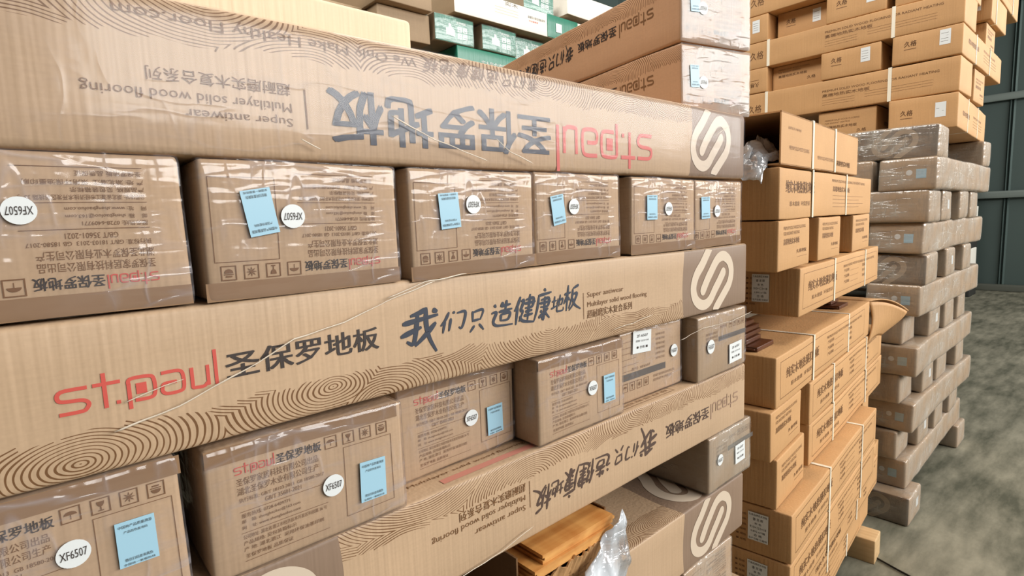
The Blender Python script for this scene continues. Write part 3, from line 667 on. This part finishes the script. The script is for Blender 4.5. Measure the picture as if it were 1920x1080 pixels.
#S2
# ------------------------------------------------------------------ middle pallet (orange-brown cartons)
TH = math.radians(5.2); O2 = Vector((.165, 0, 0))
def s2pos(x, y=0): return (O2.x+x*math.cos(TH)-y*math.sin(TH), O2.y+x*math.sin(TH)+y*math.cos(TH))
G2l = 'long boxes of the middle orange-brown stack'; G2e = 'box ends in the middle orange-brown stack'
def p_mid_long(P):
    b = 'brown_ink'; P.frame('panel_frame', b, .03, .018, .97, .112, .0012)
    P.text('lettering', b, '纯实木地热锁扣地板', .075, .060, .30, .028, .02); P.text('lettering', b, '原木健康  环保舒适', .11, .034, .22, .012, .004)
    P.text('small_lettering', b, 'PREMIUM SOLID WOOD FLOORING FOR RADIANT HEATING', .46, .090, .46, .008, .004)
    for k in range(3):
        P.text('small_lettering', b, ('产品名称:', '产品规格:', '产品等级:')[k], .47, .074-k*.018, .07, .010, .012); P.text('small_lettering', b, ('数量:', '色号:', '净重:')[k], .72, .074-k*.018, .05, .010, .012)
        P.rect('small_lettering', b, .55, .073-k*.018, .66, .0738-k*.018)
def p_mid_k(P):
    b = 'brown_ink'
    P.text('lettering', b, '纯实木地热锁扣地板', .045, .064, .24, .030, .02); P.text('lettering', b, '原木健康  环保舒适', .075, .032, .17, .012, .004)
    P.text('small_lettering', b, 'PREMIUM SOLID WOOD FLOORING FOR RADIANT HEATING', .46, .098, .42, .008, .006)
    P.text('small_lettering', b, '高端地热实木地板', .47, .070, .2, .016, .016)
    for k in range(4): P.rect('small_lettering', b, .47, .058-k*.011, .86-.06*(k % 2), .0588-k*.011)
def p_mid_end(P):
    b = 'brown_ink'
    P.text('small_lettering', b, 'PREMIUM SOLID WOOD FLOORING', .035, .098, .17, .008, .008); P.text('small_lettering', b, 'FOR RADIANT HEATING', .036, .085, .12, .008, .008)
    P.text('lettering', b, '高端地热实木地板', .036, .062, .12, .015, .016); P.text('lettering', b, '久格地板', .135, .036, .08, .010, .016); P.rect('small_lettering', b, .14, .026, .22, .0268)
def p_mid_left(P):
    b = 'brown_ink'
    P.text('small_lettering', b, '久格地板', .05, .075, .05, .014, .02)
    for k in range(6): P.text('small_lettering', b, '■ 规格', .11, .095-k*.014, .025, .006, .004)
def p_mid_side(P): P.frame('panel_frame', 'brown_ink', .05, .03, .80, .10, .0015)
def label_left(o, u0, v0, w, h, dims):
    """white paper label on the left-facing end; u measured from the picture-left edge of that face"""
    oo, ex, ez, n = facemap(dims, 'L', False); c_ = oo+ex*u0+ez*v0+n*.003
    V = [tuple(c_), tuple(c_+ex*w), tuple(c_+ex*w+ez*h), tuple(c_+ez*h)]
    s = add('paper_label', link_mesh('paper_label', V, [(0, 1, 2, 3)], M['sticker_white']), o); s['label'] = 'white printed paper label'
    V, F = [], []
    for body, v, ww, hh in (('久格品牌实木地板', .88, .9, .08), ('番 龙 眼', .72, .5, .10), ('本 色', .58, .35, .08), ('910×123×18', .44, .8, .08), ('0.895 m²/箱', .30, .7, .08), ('合 格', .16, .4, .09), ('生产日期 见箱体', .04, .9, .07)):
        vs, fs = glyphs(body, .012); b_ = len(V)
        for x, y in vs: V.append(tuple(c_+n*.0005+ex*(w*(.5+(x-.5)*ww))+ez*(h*(v+y*hh))))
        F += [tuple(i_+b_ for i_ in f_) for f_ in fs]
    add('label_lettering', link_mesh('label_lettering', V, F, M['ink']), s)
def straps(o, dims, xs, w=.012, axis='x', matn='strap'):
    for x in xs:
        t_ = .0022
        if axis == 'x': ring = [(x, -t_, -t_*.2), (x, dims[1]+t_, -t_*.2), (x, dims[1]+t_, dims[2]+t_), (x, -t_, dims[2]+t_)]; dv = Vector((w, 0, 0))
        else: ring = [(-t_, x, -t_*.2), (dims[0]+t_, x, -t_*.2), (dims[0]+t_, x, dims[2]+t_), (-t_, x, dims[2]+t_)]; dv = Vector((0, w, 0))
        ring = [Vector(a_) for a_ in ring]; c_ = sum(ring, Vector())/4; inn = [a_+(c_-a_).normalized()*.002 for a_ in ring]; V = []
        for a_ in ring: V += [tuple(a_), tuple(a_+dv)]
        for a_ in inn: V += [tuple(a_), tuple(a_+dv)]
        F = []
        for k in range(4):
            k2 = (k+1) % 4; F += [(2*k, 2*k+1, 2*k2+1, 2*k2), (8+2*k, 8+2*k2, 8+2*k2+1, 8+2*k+1), (2*k, 2*k2, 8+2*k2, 8+2*k), (2*k+1, 8+2*k+1, 8+2*k2+1, 2*k2+1)]
        add('strap', link_mesh('strap', V, F, M[matn]), o)
def mid(x, z, dims, label, prints=(), group=G2l, y=0, strap=(), seed=0, lab=None, key=None, fm=None, rot=0, face='kraft_gold'):
    px, py = s2pos(x, y)
    o = carton('flooring_box', (px, py, z), dims, label, group, mats=[M['kraft_gold']], face_mats=fm or {'L': M[face]}, seed=seed+40, amp=.003, r=.004, prints=prints, rot=TH+rot, key=key)
    if strap: straps(o, dims, strap)
    if lab: label_left(o, *lab, dims)
    return o
t2_ = .124
mid(0, .045, (.985, .245, .122), 'orange-brown box directly under the opened box, two white straps', [('F', p_mid_k)], strap=(.255, .62), seed=1)
for k, (x, lb) in enumerate(((0, 'leftmost of the three box ends below the strapped box under the open one'), (.335, 'middle one of the three box ends below the strapped box under the open one'), (.745, 'rightmost of the three box ends below the strapped box under the open one'))):
    mid(x, -.078, (.243, .95, .121), lb, [('F', p_mid_end), ('L', p_mid_side)], G2e, seed=2+k % 2, key='mid_end')
d_ = (1.0, .245, .128)
mid(.165, -.213, d_, 'long orange-brown box above the dark floorboards, framed lettering and white label', [('F', p_mid_long), ('L', p_mid_left)], y=-.002, strap=(.34, .76), seed=4, lab=(.125, .035, .045, .075))
d_ = (1.06, .25, .128)
mb2 = mid(.0, -.415, d_, 'long orange-brown box under the dark floorboards, its right end flap hanging open', [('F', p_mid_long), ('L', p_mid_left)], strap=(.31, .72), seed=5, lab=(.115, .035, .05, .075))
mid(-.03, -.540, (.245, .95, .123), 'box end under the long box with the open flap, upper one', [('F', p_mid_end), ('L', p_mid_side)], G2e, seed=6, y=.0)
mid(.0, -.672, (.23, .95, .129), 'box end under the long box with the open flap, lower one', [('F', p_mid_end), ('L', p_mid_side)], G2e, seed=7, y=-.006)
mid(.293, -.5435, (1.03, .245, .124), 'long box right of the two stacked ends, upper one', [('F', p_mid_long)], seed=8, strap=(.25, .72))
mid(.303, -.671, (1.03, .245, .124), 'long box right of the two stacked ends, lower one', [('F', p_mid_long)], seed=9, strap=(.25, .72))
mid(.0, -.8035, (1.0, .245, .1275), 'long strapped box whose top shows below the lower box end, wrinkled left end', [('F', p_mid_long), ('L', p_mid_left)], y=-.045, seed=10, strap=(.34, .76), lab=(.14, .035, .05, .075))
mid(.0, -.935, (1.0, .245, .127), 'long strapped labelled box near the bottom edge, under the one with wrinkled left end', [('F', p_mid_long), ('L', p_mid_left)], y=-.045, seed=11, strap=(.34, .76), lab=(.14, .035, .05, .075))
mid(.25, -1.064, (.97, .245, .124), 'long box at the bottom edge behind the labelled one, strapped once', [('F', p_mid_long)], y=-.02, seed=12, strap=(.2, .6))
mid(.05, -1.195, (1.14, .245, .126), 'lowest long box of the middle stack, resting on wooden blocks', [('F', p_mid_long)], y=.0, seed=13, strap=(.34, .76))
# recessed ends at the right of the lower rows
mid(1.065, -.803, (.10, .5, .127), 'narrow box end with a white label strip, right side of the middle stack, upper', (), G2e, y=.01, seed=14)
mid(1.065, -.933, (.10, .5, .127), 'narrow box end with a white label strip, right side of the middle stack, lower', (), G2e, y=.01, seed=15)
mid(1.225, -1.063, (.16, .5, .127), 'box end at the lower right corner of the middle stack', (), G2e, y=.005, seed=16)
# opened carton on top
def open_box():
    px, py = s2pos(.0, 0)
    t_, w_, h_, x0, x1 = .0035, .245, .121, .0, .765
    V, F = [], []
    def slab(a_, b_):
        k = len(V); (ax, ay, az), (bx, by, bz) = a_, b_
        V.extend([(ax, ay, az), (bx, ay, az), (bx, by, az), (ax, by, az), (ax, ay, bz), (bx, ay, bz), (bx, by, bz), (ax, by, bz)])
        F.extend([tuple(k+i_ for i_ in f_) for f_ in ((0, 3, 2, 1), (4, 5, 6, 7), (0, 1, 5, 4), (1, 2, 6, 5), (2, 3, 7, 6), (3, 0, 4, 7))])
    slab((x0, 0, 0), (x1, t_, h_)); slab((x0, w_-t_, 0), (x1, w_, h_)); slab((x0, 0, 0), (x1, w_, t_)); slab((x0, 0, h_-t_), (x1, w_, h_)); slab((x1-t_, 0, 0), (x1, w_, h_))
    o = add('opened_flooring_box', link_mesh('carton', V, F, M['kraft_gold'])); o.location = (px, py, .171+ZF); o.rotation_euler = (0, 0, TH)
    tag(o, 'opened orange-brown box with a dark mouth, topmost in the middle stack', 'cardboard box', G2l)
    def sheet(name, rows, m_, lab=None):
        V, F = [], []; n_r = len(rows); n_c = len(rows[0])
        for r_ in rows: V.extend(r_)
        for i_ in range(n_r-1):
            for j_ in range(n_c-1): k = i_*n_c+j_; F.append((k, k+1, k+n_c+1, k+n_c))
        s = add(name, link_mesh(name, V, F, m_, smooth=True), o); md = s.modifiers.new('thickness', 'SOLIDIFY'); md.thickness = .0035; md.offset = 0
        if lab: s['label'] = lab
        return s
    sheet('side_flap', [[(-.004-.05*i_/8, w_+.02*i_/8, z) for z in (.0, .04, .08, h_)] for i_ in range(9)], M['kraft_gold'])
    P = Print()
    P.text('lettering', 'brown_ink', '高端地热实木地板', .50, .020, .16, .016, .016); P.text('small_lettering', 'brown_ink', 'PREMIUM SOLID WOOD FLOORING', .30, .028, .16, .009, .006)
    P.text('small_lettering', 'brown_ink', 'PREMIUM SOLID WOOD FLOORING', .06, .038, .16, .009, .006); P.text('small_lettering', 'brown_ink', '品质生活 久格地板', .05, .085, .10, .006, .002)
    for part, me in P.build((1, w_, h_), 'F', False, 0, 0, .0012): add(part, me, o)
    straps(o, (1, w_, h_), (.245, .47), .014)
    # bag: crumpled sheet spilling out
    V, F = [], []; nu, nv = 44, 34
    for i_ in range(nu+1):
        for j_ in range(nv+1):
            s, q = i_/nu, j_/nv; a_ = q*math.pi*1.15
            rad = .052+.020*noise.noise(Vector((s*3, q*4, 1)))
            x = .10-.150*s; y = .025+.125*(q)+.035*noise.noise(Vector((s*5, q*5, 8))); z = .012+rad*math.sin(a_)*(1-.75*s**1.5)+.022*noise.noise(Vector((s*6, q*7, 3)))+.009*noise.noise(Vector((s*17, q*17, 5)))
            if s > .72: z -= (s-.72)*.20*(1-.4*q)
            V.append((x, y, z))
    for i_ in range(nu):
        for j_ in range(nv): k = i_*(nv+1)+j_; F.append((k, k+1, k+nv+2, k+nv+1))
    bag = add('plastic_bag', link_mesh('plastic_bag', V, F, M['film_bag'], smooth=True)); bag.location = o.location; bag.rotation_euler = o.rotation_euler
    bag.modifiers.new('thickness', 'SOLIDIFY').thickness = .0004
    tag(bag, 'crumpled clear plastic bag hanging out of the opened box', 'plastic bag')
open_box()
# dark floorboards between the long boxes
mb, tt, pp = mat('dark_red_floorboard'); gg = tt.new('ShaderNodeTexCoord').outputs['Object']
tt.link(tt.mix(tt.noise(tt.mapv(gg, (3, 60, 90)), 1, 3), lin(46, 22, 12), lin(110, 62, 36)), pp.inputs['Base Color']); pp.inputs['Roughness'].default_value = .35
for pile, (px0, py0, lab_) in enumerate(((.03, .055, 'left pile between two boxes'), (.80, .045, 'right pile between two boxes'))):
    for k in range(5):
        z = -.286+.0142*k; px, py = s2pos(px0-.004*k*(1-pile)+.006*(k % 2), py0+.010*k+.006*((k*3) % 4))
        o = add('floorboard', box_mesh((.105+.012*((4-k) % 3), .90, .0122), .002, k, .0006, [mb])); o.location = (px, py, z+ZF); o.rotation_euler = (0, 0, TH+.012*(k % 3-1))
        add('tongue', box_mesh((.008, .89, .004), .001, 0, 0, [mb]), o).location = (-.007, .005, .004)
        tag(o, 'dark red-brown floorboard, %s, %s' % (('lowest', 'second from bottom', 'middle one', 'second from top', 'topmost')[k], lab_), 'floorboard', 'dark floorboards between two boxes')
# hanging torn flap of the long box
def big_flap():
    V, F = [], []; o = mb2; n_ = 14
    for i_ in range(n_+1):
        s = i_/n_
        for j_ in range(9):
            q = j_/8; x = 1.055+.19*s; y = .003+.20*q-.10*s*(1-q)+.0; z = .130+.010*math.sin(s*3)-.055*s*s*(1-.4*q)
            V.append((x, y, z))
    for i_ in range(n_):
        for j_ in range(8): k = i_*9+j_; F.append((k, k+9, k+10, k+1))
    f_ = add('top_flap', link_mesh('top_flap', V, F, M['kraft_gold'], smooth=True), o); m_ = f_.modifiers.new('thickness', 'SOLIDIFY'); m_.thickness = .004
    V, F = [], []
    for i_ in range(n_+1):
        s = i_/n_
        for j_ in range(11):
            q = j_/10; x = 1.055+(.185*s)*(1-.35*q)+.01*math.sin(q*5); y = .001-.085*s*(1-q*.6)-.012*math.sin(q*3.1+s); z = .126-.055*s*s-(.165+.05*s*0)*q*(1-.45*s)
            V.append((x, y, z))
    for i_ in range(n_):
        for j_ in range(10): k = i_*11+j_; F.append((k, k+1, k+12, k+11))
    f_ = add('side_flap', link_mesh('side_flap', V, F, M['kraft_gold'], smooth=True), o); m_ = f_.modifiers.new('thickness', 'SOLIDIFY'); m_.thickness = .004
big_flap()
# wooden blocks under the middle stack
wood, tt, pp = mat('pale_pallet_wood'); gg = tt.new('ShaderNodeTexCoord').outputs['Object']
tt.link(tt.mix(tt.noise(tt.mapv(gg, (60, 5, 60)), 1, 4), lin(176, 138, 92), lin(222, 190, 142)), pp.inputs['Base Color']); pp.inputs['Roughness'].default_value = .7
for x, lb in ((1.0, 'pale wooden bearer sticking out under the right end of the middle stack'), (.35, 'pale wooden bearer under the left half of the middle stack')):
    px, py = s2pos(x, -.06); o = add('wooden_bearer', box_mesh((.10, .95, .095), .004, int(x*3), .0015, [wood])); o.location = (px, py, 0); o.rotation_euler = (0, 0, TH); tag(o, lb, 'timber')

# ------------------------------------------------------------------ grey film-wrapped pallet
G3f = 'boxes lying crosswise in the grey wrapped stack'; G3x = 'boxes lying lengthwise in the grey wrapped stack'
def p_left_logo(P):
    Q = Print(); emblem(Q, 0)
    for (part, ink), (V, F) in Q.d.items():
        A, B = P._g(part, 'pale_dull'); b_ = len(A); A += [(1.2-.28+x, y) for x, y in V]; B += [tuple(i_+b_ for i_ in f_) for f_ in F]
M['pale_dull'] = plain('dull_pale_print', (168, 148, 124), .5)
def p_dull_end(P):
    P.disc('round_sticker', 'sticker_white', .105, .07, .011); P.rect('blue_sticker', 'sticker_blue', .128, .045, .162, .082)
    for k in range(4): P.rect('small_lettering', 'brown_ink', .03, .09-k*.014, .08, .0908-k*.014)
def p_dull_end2(P):
    P.rect('paper_label', 'sticker_white', .11, .05, .15, .09)
    for k in range(5): P.rect('small_lettering', 'brown_ink', .03, .1-k*.014, .09, .1008-k*.014)
def grey_x(x, y, z, label, seed, end=True, amp=.005, h=.128, L_=1.18):
    return carton('flooring_box', (x, y, z), (L_, .197, h), label, G3x, mats=[M['kraft_dull']], seed=60+seed % 3, amp=.007, depth_jit=True, r=.010, key=('gx', end), prints=[('L', p_dull_end)] if end else (), wrap='film_heavy')
def grey_y(x, y, z, label, seed, logo=False, h=.128, labelled=False):
    return carton('flooring_box', (x, y, z), (.197, 1.18, h), label, G3f, mats=[M['kraft_dull']], face_mats={'L': M['dull_logo']} if logo else None, seed=60+seed % 3, amp=.006, depth_jit=True, r=.010, key=('gy', logo, labelled),
                  prints=([('L', p_left_logo)] if logo else [])+([('F', p_dull_end2)] if labelled else []), wrap='film_heavy')
ZR = [.26-.13*k for k in range(13)]
names = ['top', 'second', 'third', 'fourth', 'fifth', 'sixth', 'seventh', 'eighth', 'ninth', 'tenth', 'eleventh', 'twelfth', 'lowest']
pos = ['at the left corner', 'second from the left corner', 'third from the left corner', 'at the far right']
grey_y(1.608, -.015, ZR[0], 'film-wrapped box with a big pale emblem on its left side, top of the grey stack', 0, True)
grey_y(2.62, -.01, ZR[0], 'film-wrapped box end alone at the far right, top layer of the grey stack', 1)
long_rows = {1: (1.55, -.022), 3: (1.565, .010), 5: (1.575, .018), 7: (1.597, .026), 9: (1.625, .034), 11: (1.626, .041)}
def row_z(k): return .26-.13*k      # bottom of layer k
for k, (x, y) in long_rows.items():
    grey_x(x, y, row_z(k), 'long film-wrapped box running away along the aisle, %s layer of the grey stack' % names[k], k)
    if k in (1,): grey_x(x+.01, y+.215, row_z(k), 'film-wrapped box end behind the long one, %s layer of the grey stack' % names[k], k+1, False)
cross = {2: [(1.55, -.005), (1.79, -.005), (2.08, -.005), (2.36, -.005)], 4: [(1.585, .005), (1.98, .01), (2.34, .01)], 6: [(1.60, .07), (1.86, .03), (2.12, .03), (2.42, .03)],
         8: [(1.60, .07), (1.84, .04), (2.10, .04), (2.48, .04)], 10: [(1.62, .08), (1.86, .05), (2.14, .05), (2.46, .05)]}
for k, l in cross.items():
    for q, (x, y) in enumerate(l):
        grey_y(x, y, row_z(k), 'film-wrapped box end %s, %s layer of the grey stack' % (pos[q] if q < 3 or len(l) == 4 else pos[3], names[k]), k+q, k == 4 and q == 0, labelled=(q == 1))
grey_y(1.555, .017, .002-1.30, 'dark emblem box on the floor at the left foot of the grey stack', 1, True, labelled=True)
grey_y(2.66, .03, .002-1.30, 'film-wrapped box on the floor at the far right foot of the grey stack', 2)

# ------------------------------------------------------------------ kraft cartons on top of the grey stack
G4f = 'crosswise kraft boxes high on the right stack'; G4x = 'lengthwise kraft boxes high on the right stack'
def p_hi_long(P):
    b = 'brown_ink'; P.text('lettering', b, '久格', .055, .045, .07, .040, .01, .1)
    P.text('small_lettering', b, 'PREMIUM SOLID WOOD FLOORING FOR RADIANT HEATING', .42, .090, .46, .010, .008); P.text('lettering', b, '高端地热实木地板', .42, .066, .2, .016, .014)
    for k in range(3): P.rect('small_lettering', b, .42, .052-k*.011, .56, .0528-k*.011); P.rect('small_lettering', b, .60, .062-k*.011, .86, .0628-k*.011)
def p_hi_end(P):
    b = 'brown_ink'; P.text('lettering', b, '久格', .045, .07, .045, .024, .02, .1); P.rect('small_lettering', b, .045, .058, .09, .0605)
    P.rect('paper_label', 'sticker_white', .17, .05, .208, .112)
    for k in range(4): P.rect('label_lettering', 'dark_bar', .174, .063+k*.011, .2, .0645+k*.011)
def p_hi_back(P):
    b = 'brown_ink'; P.text('small_lettering', b, 'PREMIUM SOLID WOOD FLOORING', .03, .10, .15, .007, .008); P.text('small_lettering', b, 'FOR RADIANT HEATING', .03, .087, .11, .007, .008)
    P.text('lettering', b, '高端地热实木地板', .03, .064, .14, .014, .014); P.text('lettering', b, '久格', .17, .035, .04, .016, .01)
def p_hi_side(P):
    b = 'brown_ink'; P.text('lettering', b, '纯实木地热锁扣地板', .12, .06, .22, .022, .015); P.text('small_lettering', b, 'PREMIUM SOLID WOOD FLOORING', .46, .08, .3, .010, .008)
    for k in range(3): P.rect('small_lettering', b, .46, .066-k*.013, .8, .067-k*.013)
def hi_y(x, y, z, h, label, strap_y=(), seed=0, Ly=.952, prn=True):
    d4 = (.245, Ly, h); o = carton('flooring_box', (x, y, z), d4, label, G4f, mats=[M['kraft_gold']], seed=80+seed, amp=.003, r=.005, prints=[('L', p_hi_long)] if prn else (('F', p_mid_end),))
    if strap_y: straps(o, d4, strap_y, axis='y', w=.014)
    return o
def hi_x(x, y, z, h, label, rot=0, seed=0, fn=p_hi_end, flip=False, strap=(.28, .62), Lx=.955):
    d4 = (Lx, .25, h); o = carton('flooring_box', (x, y, z), d4, label, G4x, mats=[M['kraft_gold']], seed=80+seed, amp=.003, r=.005, flip=flip, prints=[('L', fn)]+([('F', p_hi_side)] if Lx > .9 else []), rot=rot)
    straps(o, d4, strap, w=.012); return o
Z4 = [.390, .538, .686, .812, .943, 1.078]
hi_x(1.842, -.028, Z4[0], .145, 'kraft box at the bottom corner of the high right stack, strapped, white label', rot=math.radians(2.8), seed=0)
hi_x(1.86, .275, Z4[0], .145, 'kraft box in the bottom layer of the high right stack, left of a black gap', seed=1, fn=p_hi_back)
hi_y(1.842, -.028, Z4[1], .144, 'lower of the two long strapped boxes of the high right stack', (.245, .795), 2)
hi_y(2.20, -.02, Z4[1], .144, 'kraft box end to the right behind the lower long strapped box, high right stack', (), 5, prn=False)
hi_x(1.842, -.030, Z4[2], .124, 'shaded kraft box at the corner between the two long strapped boxes', seed=3)
hi_x(1.842, .262, Z4[2], .124, 'bright kraft box between the two long strapped boxes, middle, pale label', seed=4)
hi_x(1.90, .518, Z4[2], .124, 'deeply shaded kraft box set back between the two long strapped boxes', seed=5, fn=p_hi_back)
hi_x(1.842, .772, Z4[2], .124, 'kraft box between the long strapped boxes at their far left end, lettering upside down', seed=0, flip=True)
hi_y(1.842, -.033, Z4[3], .129, 'upper of the two long strapped boxes of the high right stack', (.245, .795), 4)
hi_x(1.85, -.03, Z4[4], .133, 'kraft box above the upper strapped box, at the corner, cut by the top edge', seed=1, Lx=.33, strap=())
hi_x(1.845, .25, Z4[4], .133, 'kraft box with a white label above the upper strapped box, middle', seed=2)
hi_x(1.92, .508, Z4[4], .133, 'shaded kraft box with a label, set back above the upper strapped box', seed=3)
hi_x(1.842, .772, Z4[4], .133, 'kraft box with small white label above the upper strapped box\'s left end', seed=4)
hi_y(1.842, -.03, Z4[5], .135, 'long kraft box at the very top left edge of the high right stack', (.25,), 1)
hi_y(2.47, -.01, Z4[3], .129, 'kraft box end behind the upper strapped box, right side of the high stack', (), 3, Ly=.8, prn=False)
hi_x(2.44, -.03, Z4[4], .133, 'kraft box standing out on the right near the top edge, dark left side', seed=3, Lx=.43, strap=(.12,))
hi_x(2.25, -.035, Z4[5], .135, 'rightmost kraft box at the top edge of the photo', seed=4, strap=(.2, .75))

# ------------------------------------------------------------------ green and white boxes behind
G5 = 'green and white boxes stacked behind the nearest stack'
def p_green_end(P):
    P.text('white_lettering', 'white_ink', '实木地板', .11, .078, .05, .010, .01); P.poly('white_picture', 'white_ink', [(.055, .030), (.10, .026), (.10, .05), (.082, .062), (.082, .072), (.07, .075), (.068, .056), (.055, .056)])
    for a_ in range(2):
        for b_ in range(2): P.frame('handling_symbols', 'white_ink', .115+a_*.028, .022+b_*.026, .137+a_*.028, .042+b_*.026, .004); P.rect('handling_symbols', 'white_ink', .121+a_*.028, .03+b_*.026, .131+a_*.028, .036+b_*.026)
def green_end(x, y, z, label, seed, mat_='green'):
    return carton('flooring_box', (x, y, z), (.2, 1.0, .104), label, G5, mats=[M['kraft_shade']], face_mats={'F': M[mat_]}, seed=90+seed, amp=.003, r=.004, prints=[('F', p_green_end)], wrap='film_green')
M['kraft_shade'] = kraft('shaded_board', (158, 136, 108), .14)  # cardboard tone with the shade behind the near stack put into its colour
Yg = 1.39
def p_green_long(P): P.text('white_lettering', 'white_ink', '实木复合地板', .13, .05, .14, .02, .01)
def p_white_long(P):
    P.text('grey_lettering', 'dark_bar', '高端实木复合地板系列', .42, .06, .11, .012, .004); P.text('red_lettering', 'red', '环保健康家', .425, .045, .06, .008, .01)
    P.text('grey_lettering', 'dark_bar', '实木', .28, .085, .08, .018, 0)
    for k in range(3): P.rect('grey_lettering', 'pale', .22, .07-k*.012, .36, .072-k*.012)
carton('flooring_box', (.305, Yg, .690), (1.0, .2, .112), 'long green box edge in front of the green ends, partly hidden by the nearest stack', G5, mats=[M['green']], seed=90, amp=.002, r=.004, prints=[('F', p_green_long)])
green_end(.197, Yg, .806, 'left green-ended box with kraft side, under the white box', 0)
green_end(.445, Yg, .808, 'right green-ended box under the white box, clear film over it', 1)
green_end(.662, Yg+.03, .806, 'dark green box end mostly hidden by the brown crosswise box', 2)
wl = carton('flooring_box', (.285, Yg-.02, .925), (1.0, .2, .105), 'long white box with a green end lying over the green ends', G5, mats=[M['kraft_white']], face_mats={'B': M['kraft_shade'], 'L': M['kraft_shade']}, seed=93, amp=.002, r=.004, prints=[('F', p_white_long)])
add('green_end_cap', box_mesh((.215, .004, .103), .001, 0, 0, [M['green']]), wl).location = (.545, -.0035, .001)
add('white_mark', box_mesh((.04, .002, .04), .0005, 0, 0, [M['white_ink']]), wl).location = (.60, -.0065, .03)
green_end(.70, Yg, 1.036, 'small green box end near the top edge above the white box', 1)
carton('flooring_box', (.955, Yg-.04, 1.05), (.9, .25, .105), 'white box in the top layer, beside the dark gap at the top edge', G5, mats=[M['kraft_white']], face_mats={'B': M['kraft_shade']}, seed=94, amp=.002, r=.004)
carton('flooring_box', (-.06, Yg-.02, .90), (.235, 1.0, .12), 'brown box side at the top edge, left of the green ends', G5, mats=[M['kraft_shade']], seed=95, amp=.003, r=.004)
carton('flooring_box', (-.57, Yg+.1, .78), (.5, .8, .118), 'brown box side low behind the cream box', G5, mats=[M['kraft_shade']], seed=96, amp=.003, r=.004)
carton('flooring_box', (-.05, Yg+.02, .785), (.235, 1.0, .112), 'brown box side just left of the left green end', G5, mats=[M['kraft_shade']], seed=97, amp=.003, r=.004)

# ------------------------------------------------------------------ far clutter at the steel wall, cable on floor
G6 = 'pale cartons at the far wall'
dk = plain('dark_carton', (40, 40, 36), .7)
for q, (y, z, w_, h_, mt, lb) in enumerate(((1.02, 0, .5, .42, dk, 'dark carton on the floor at the far wall'), (1.04, .42, .45, .30, M['kraft_white'], 'lower pale carton at the far wall'), (1.04, .72, .45, .32, dk, 'dark carton between the pale ones at the far wall'),
        (1.05, 1.04, .45, .30, M['kraft_white'], 'upper pale carton at the far wall'), (1.08, 1.34, .5, .9, dk, 'dark stacked goods at the far wall above the pale cartons'))):
    o = add('storage_carton', box_mesh((.5, w_, h_-.004), .01, q, .004, [mt])); o.location = (9.3, y, z); tag(o, lb, 'carton', G6)
cu = [(1.23, .10), (1.215, .04), (1.20, .0), (1.185, -.04), (1.174, -.075), (1.14, -.16), (1.08, -.26)]
V, F = [], []
for i_, (x, y) in enumerate(cu):
    for k in range(6): V.append((x+.004*math.cos(k*math.pi/3), y+.004*math.cos(k*math.pi/3), .005+.004*math.sin(k*math.pi/3)))
for i_ in range(len(cu)-1):
    for k in range(6): F.append((i_*6+k, i_*6+(k+1) % 6, i_*6+6+(k+1) % 6, i_*6+6+k))
tag(add('cable', link_mesh('cable', V, F, plain('black_rubber', (20, 20, 18), .5), smooth=True)), 'thin black cable on the concrete floor beside the wooden bearer', 'cable')
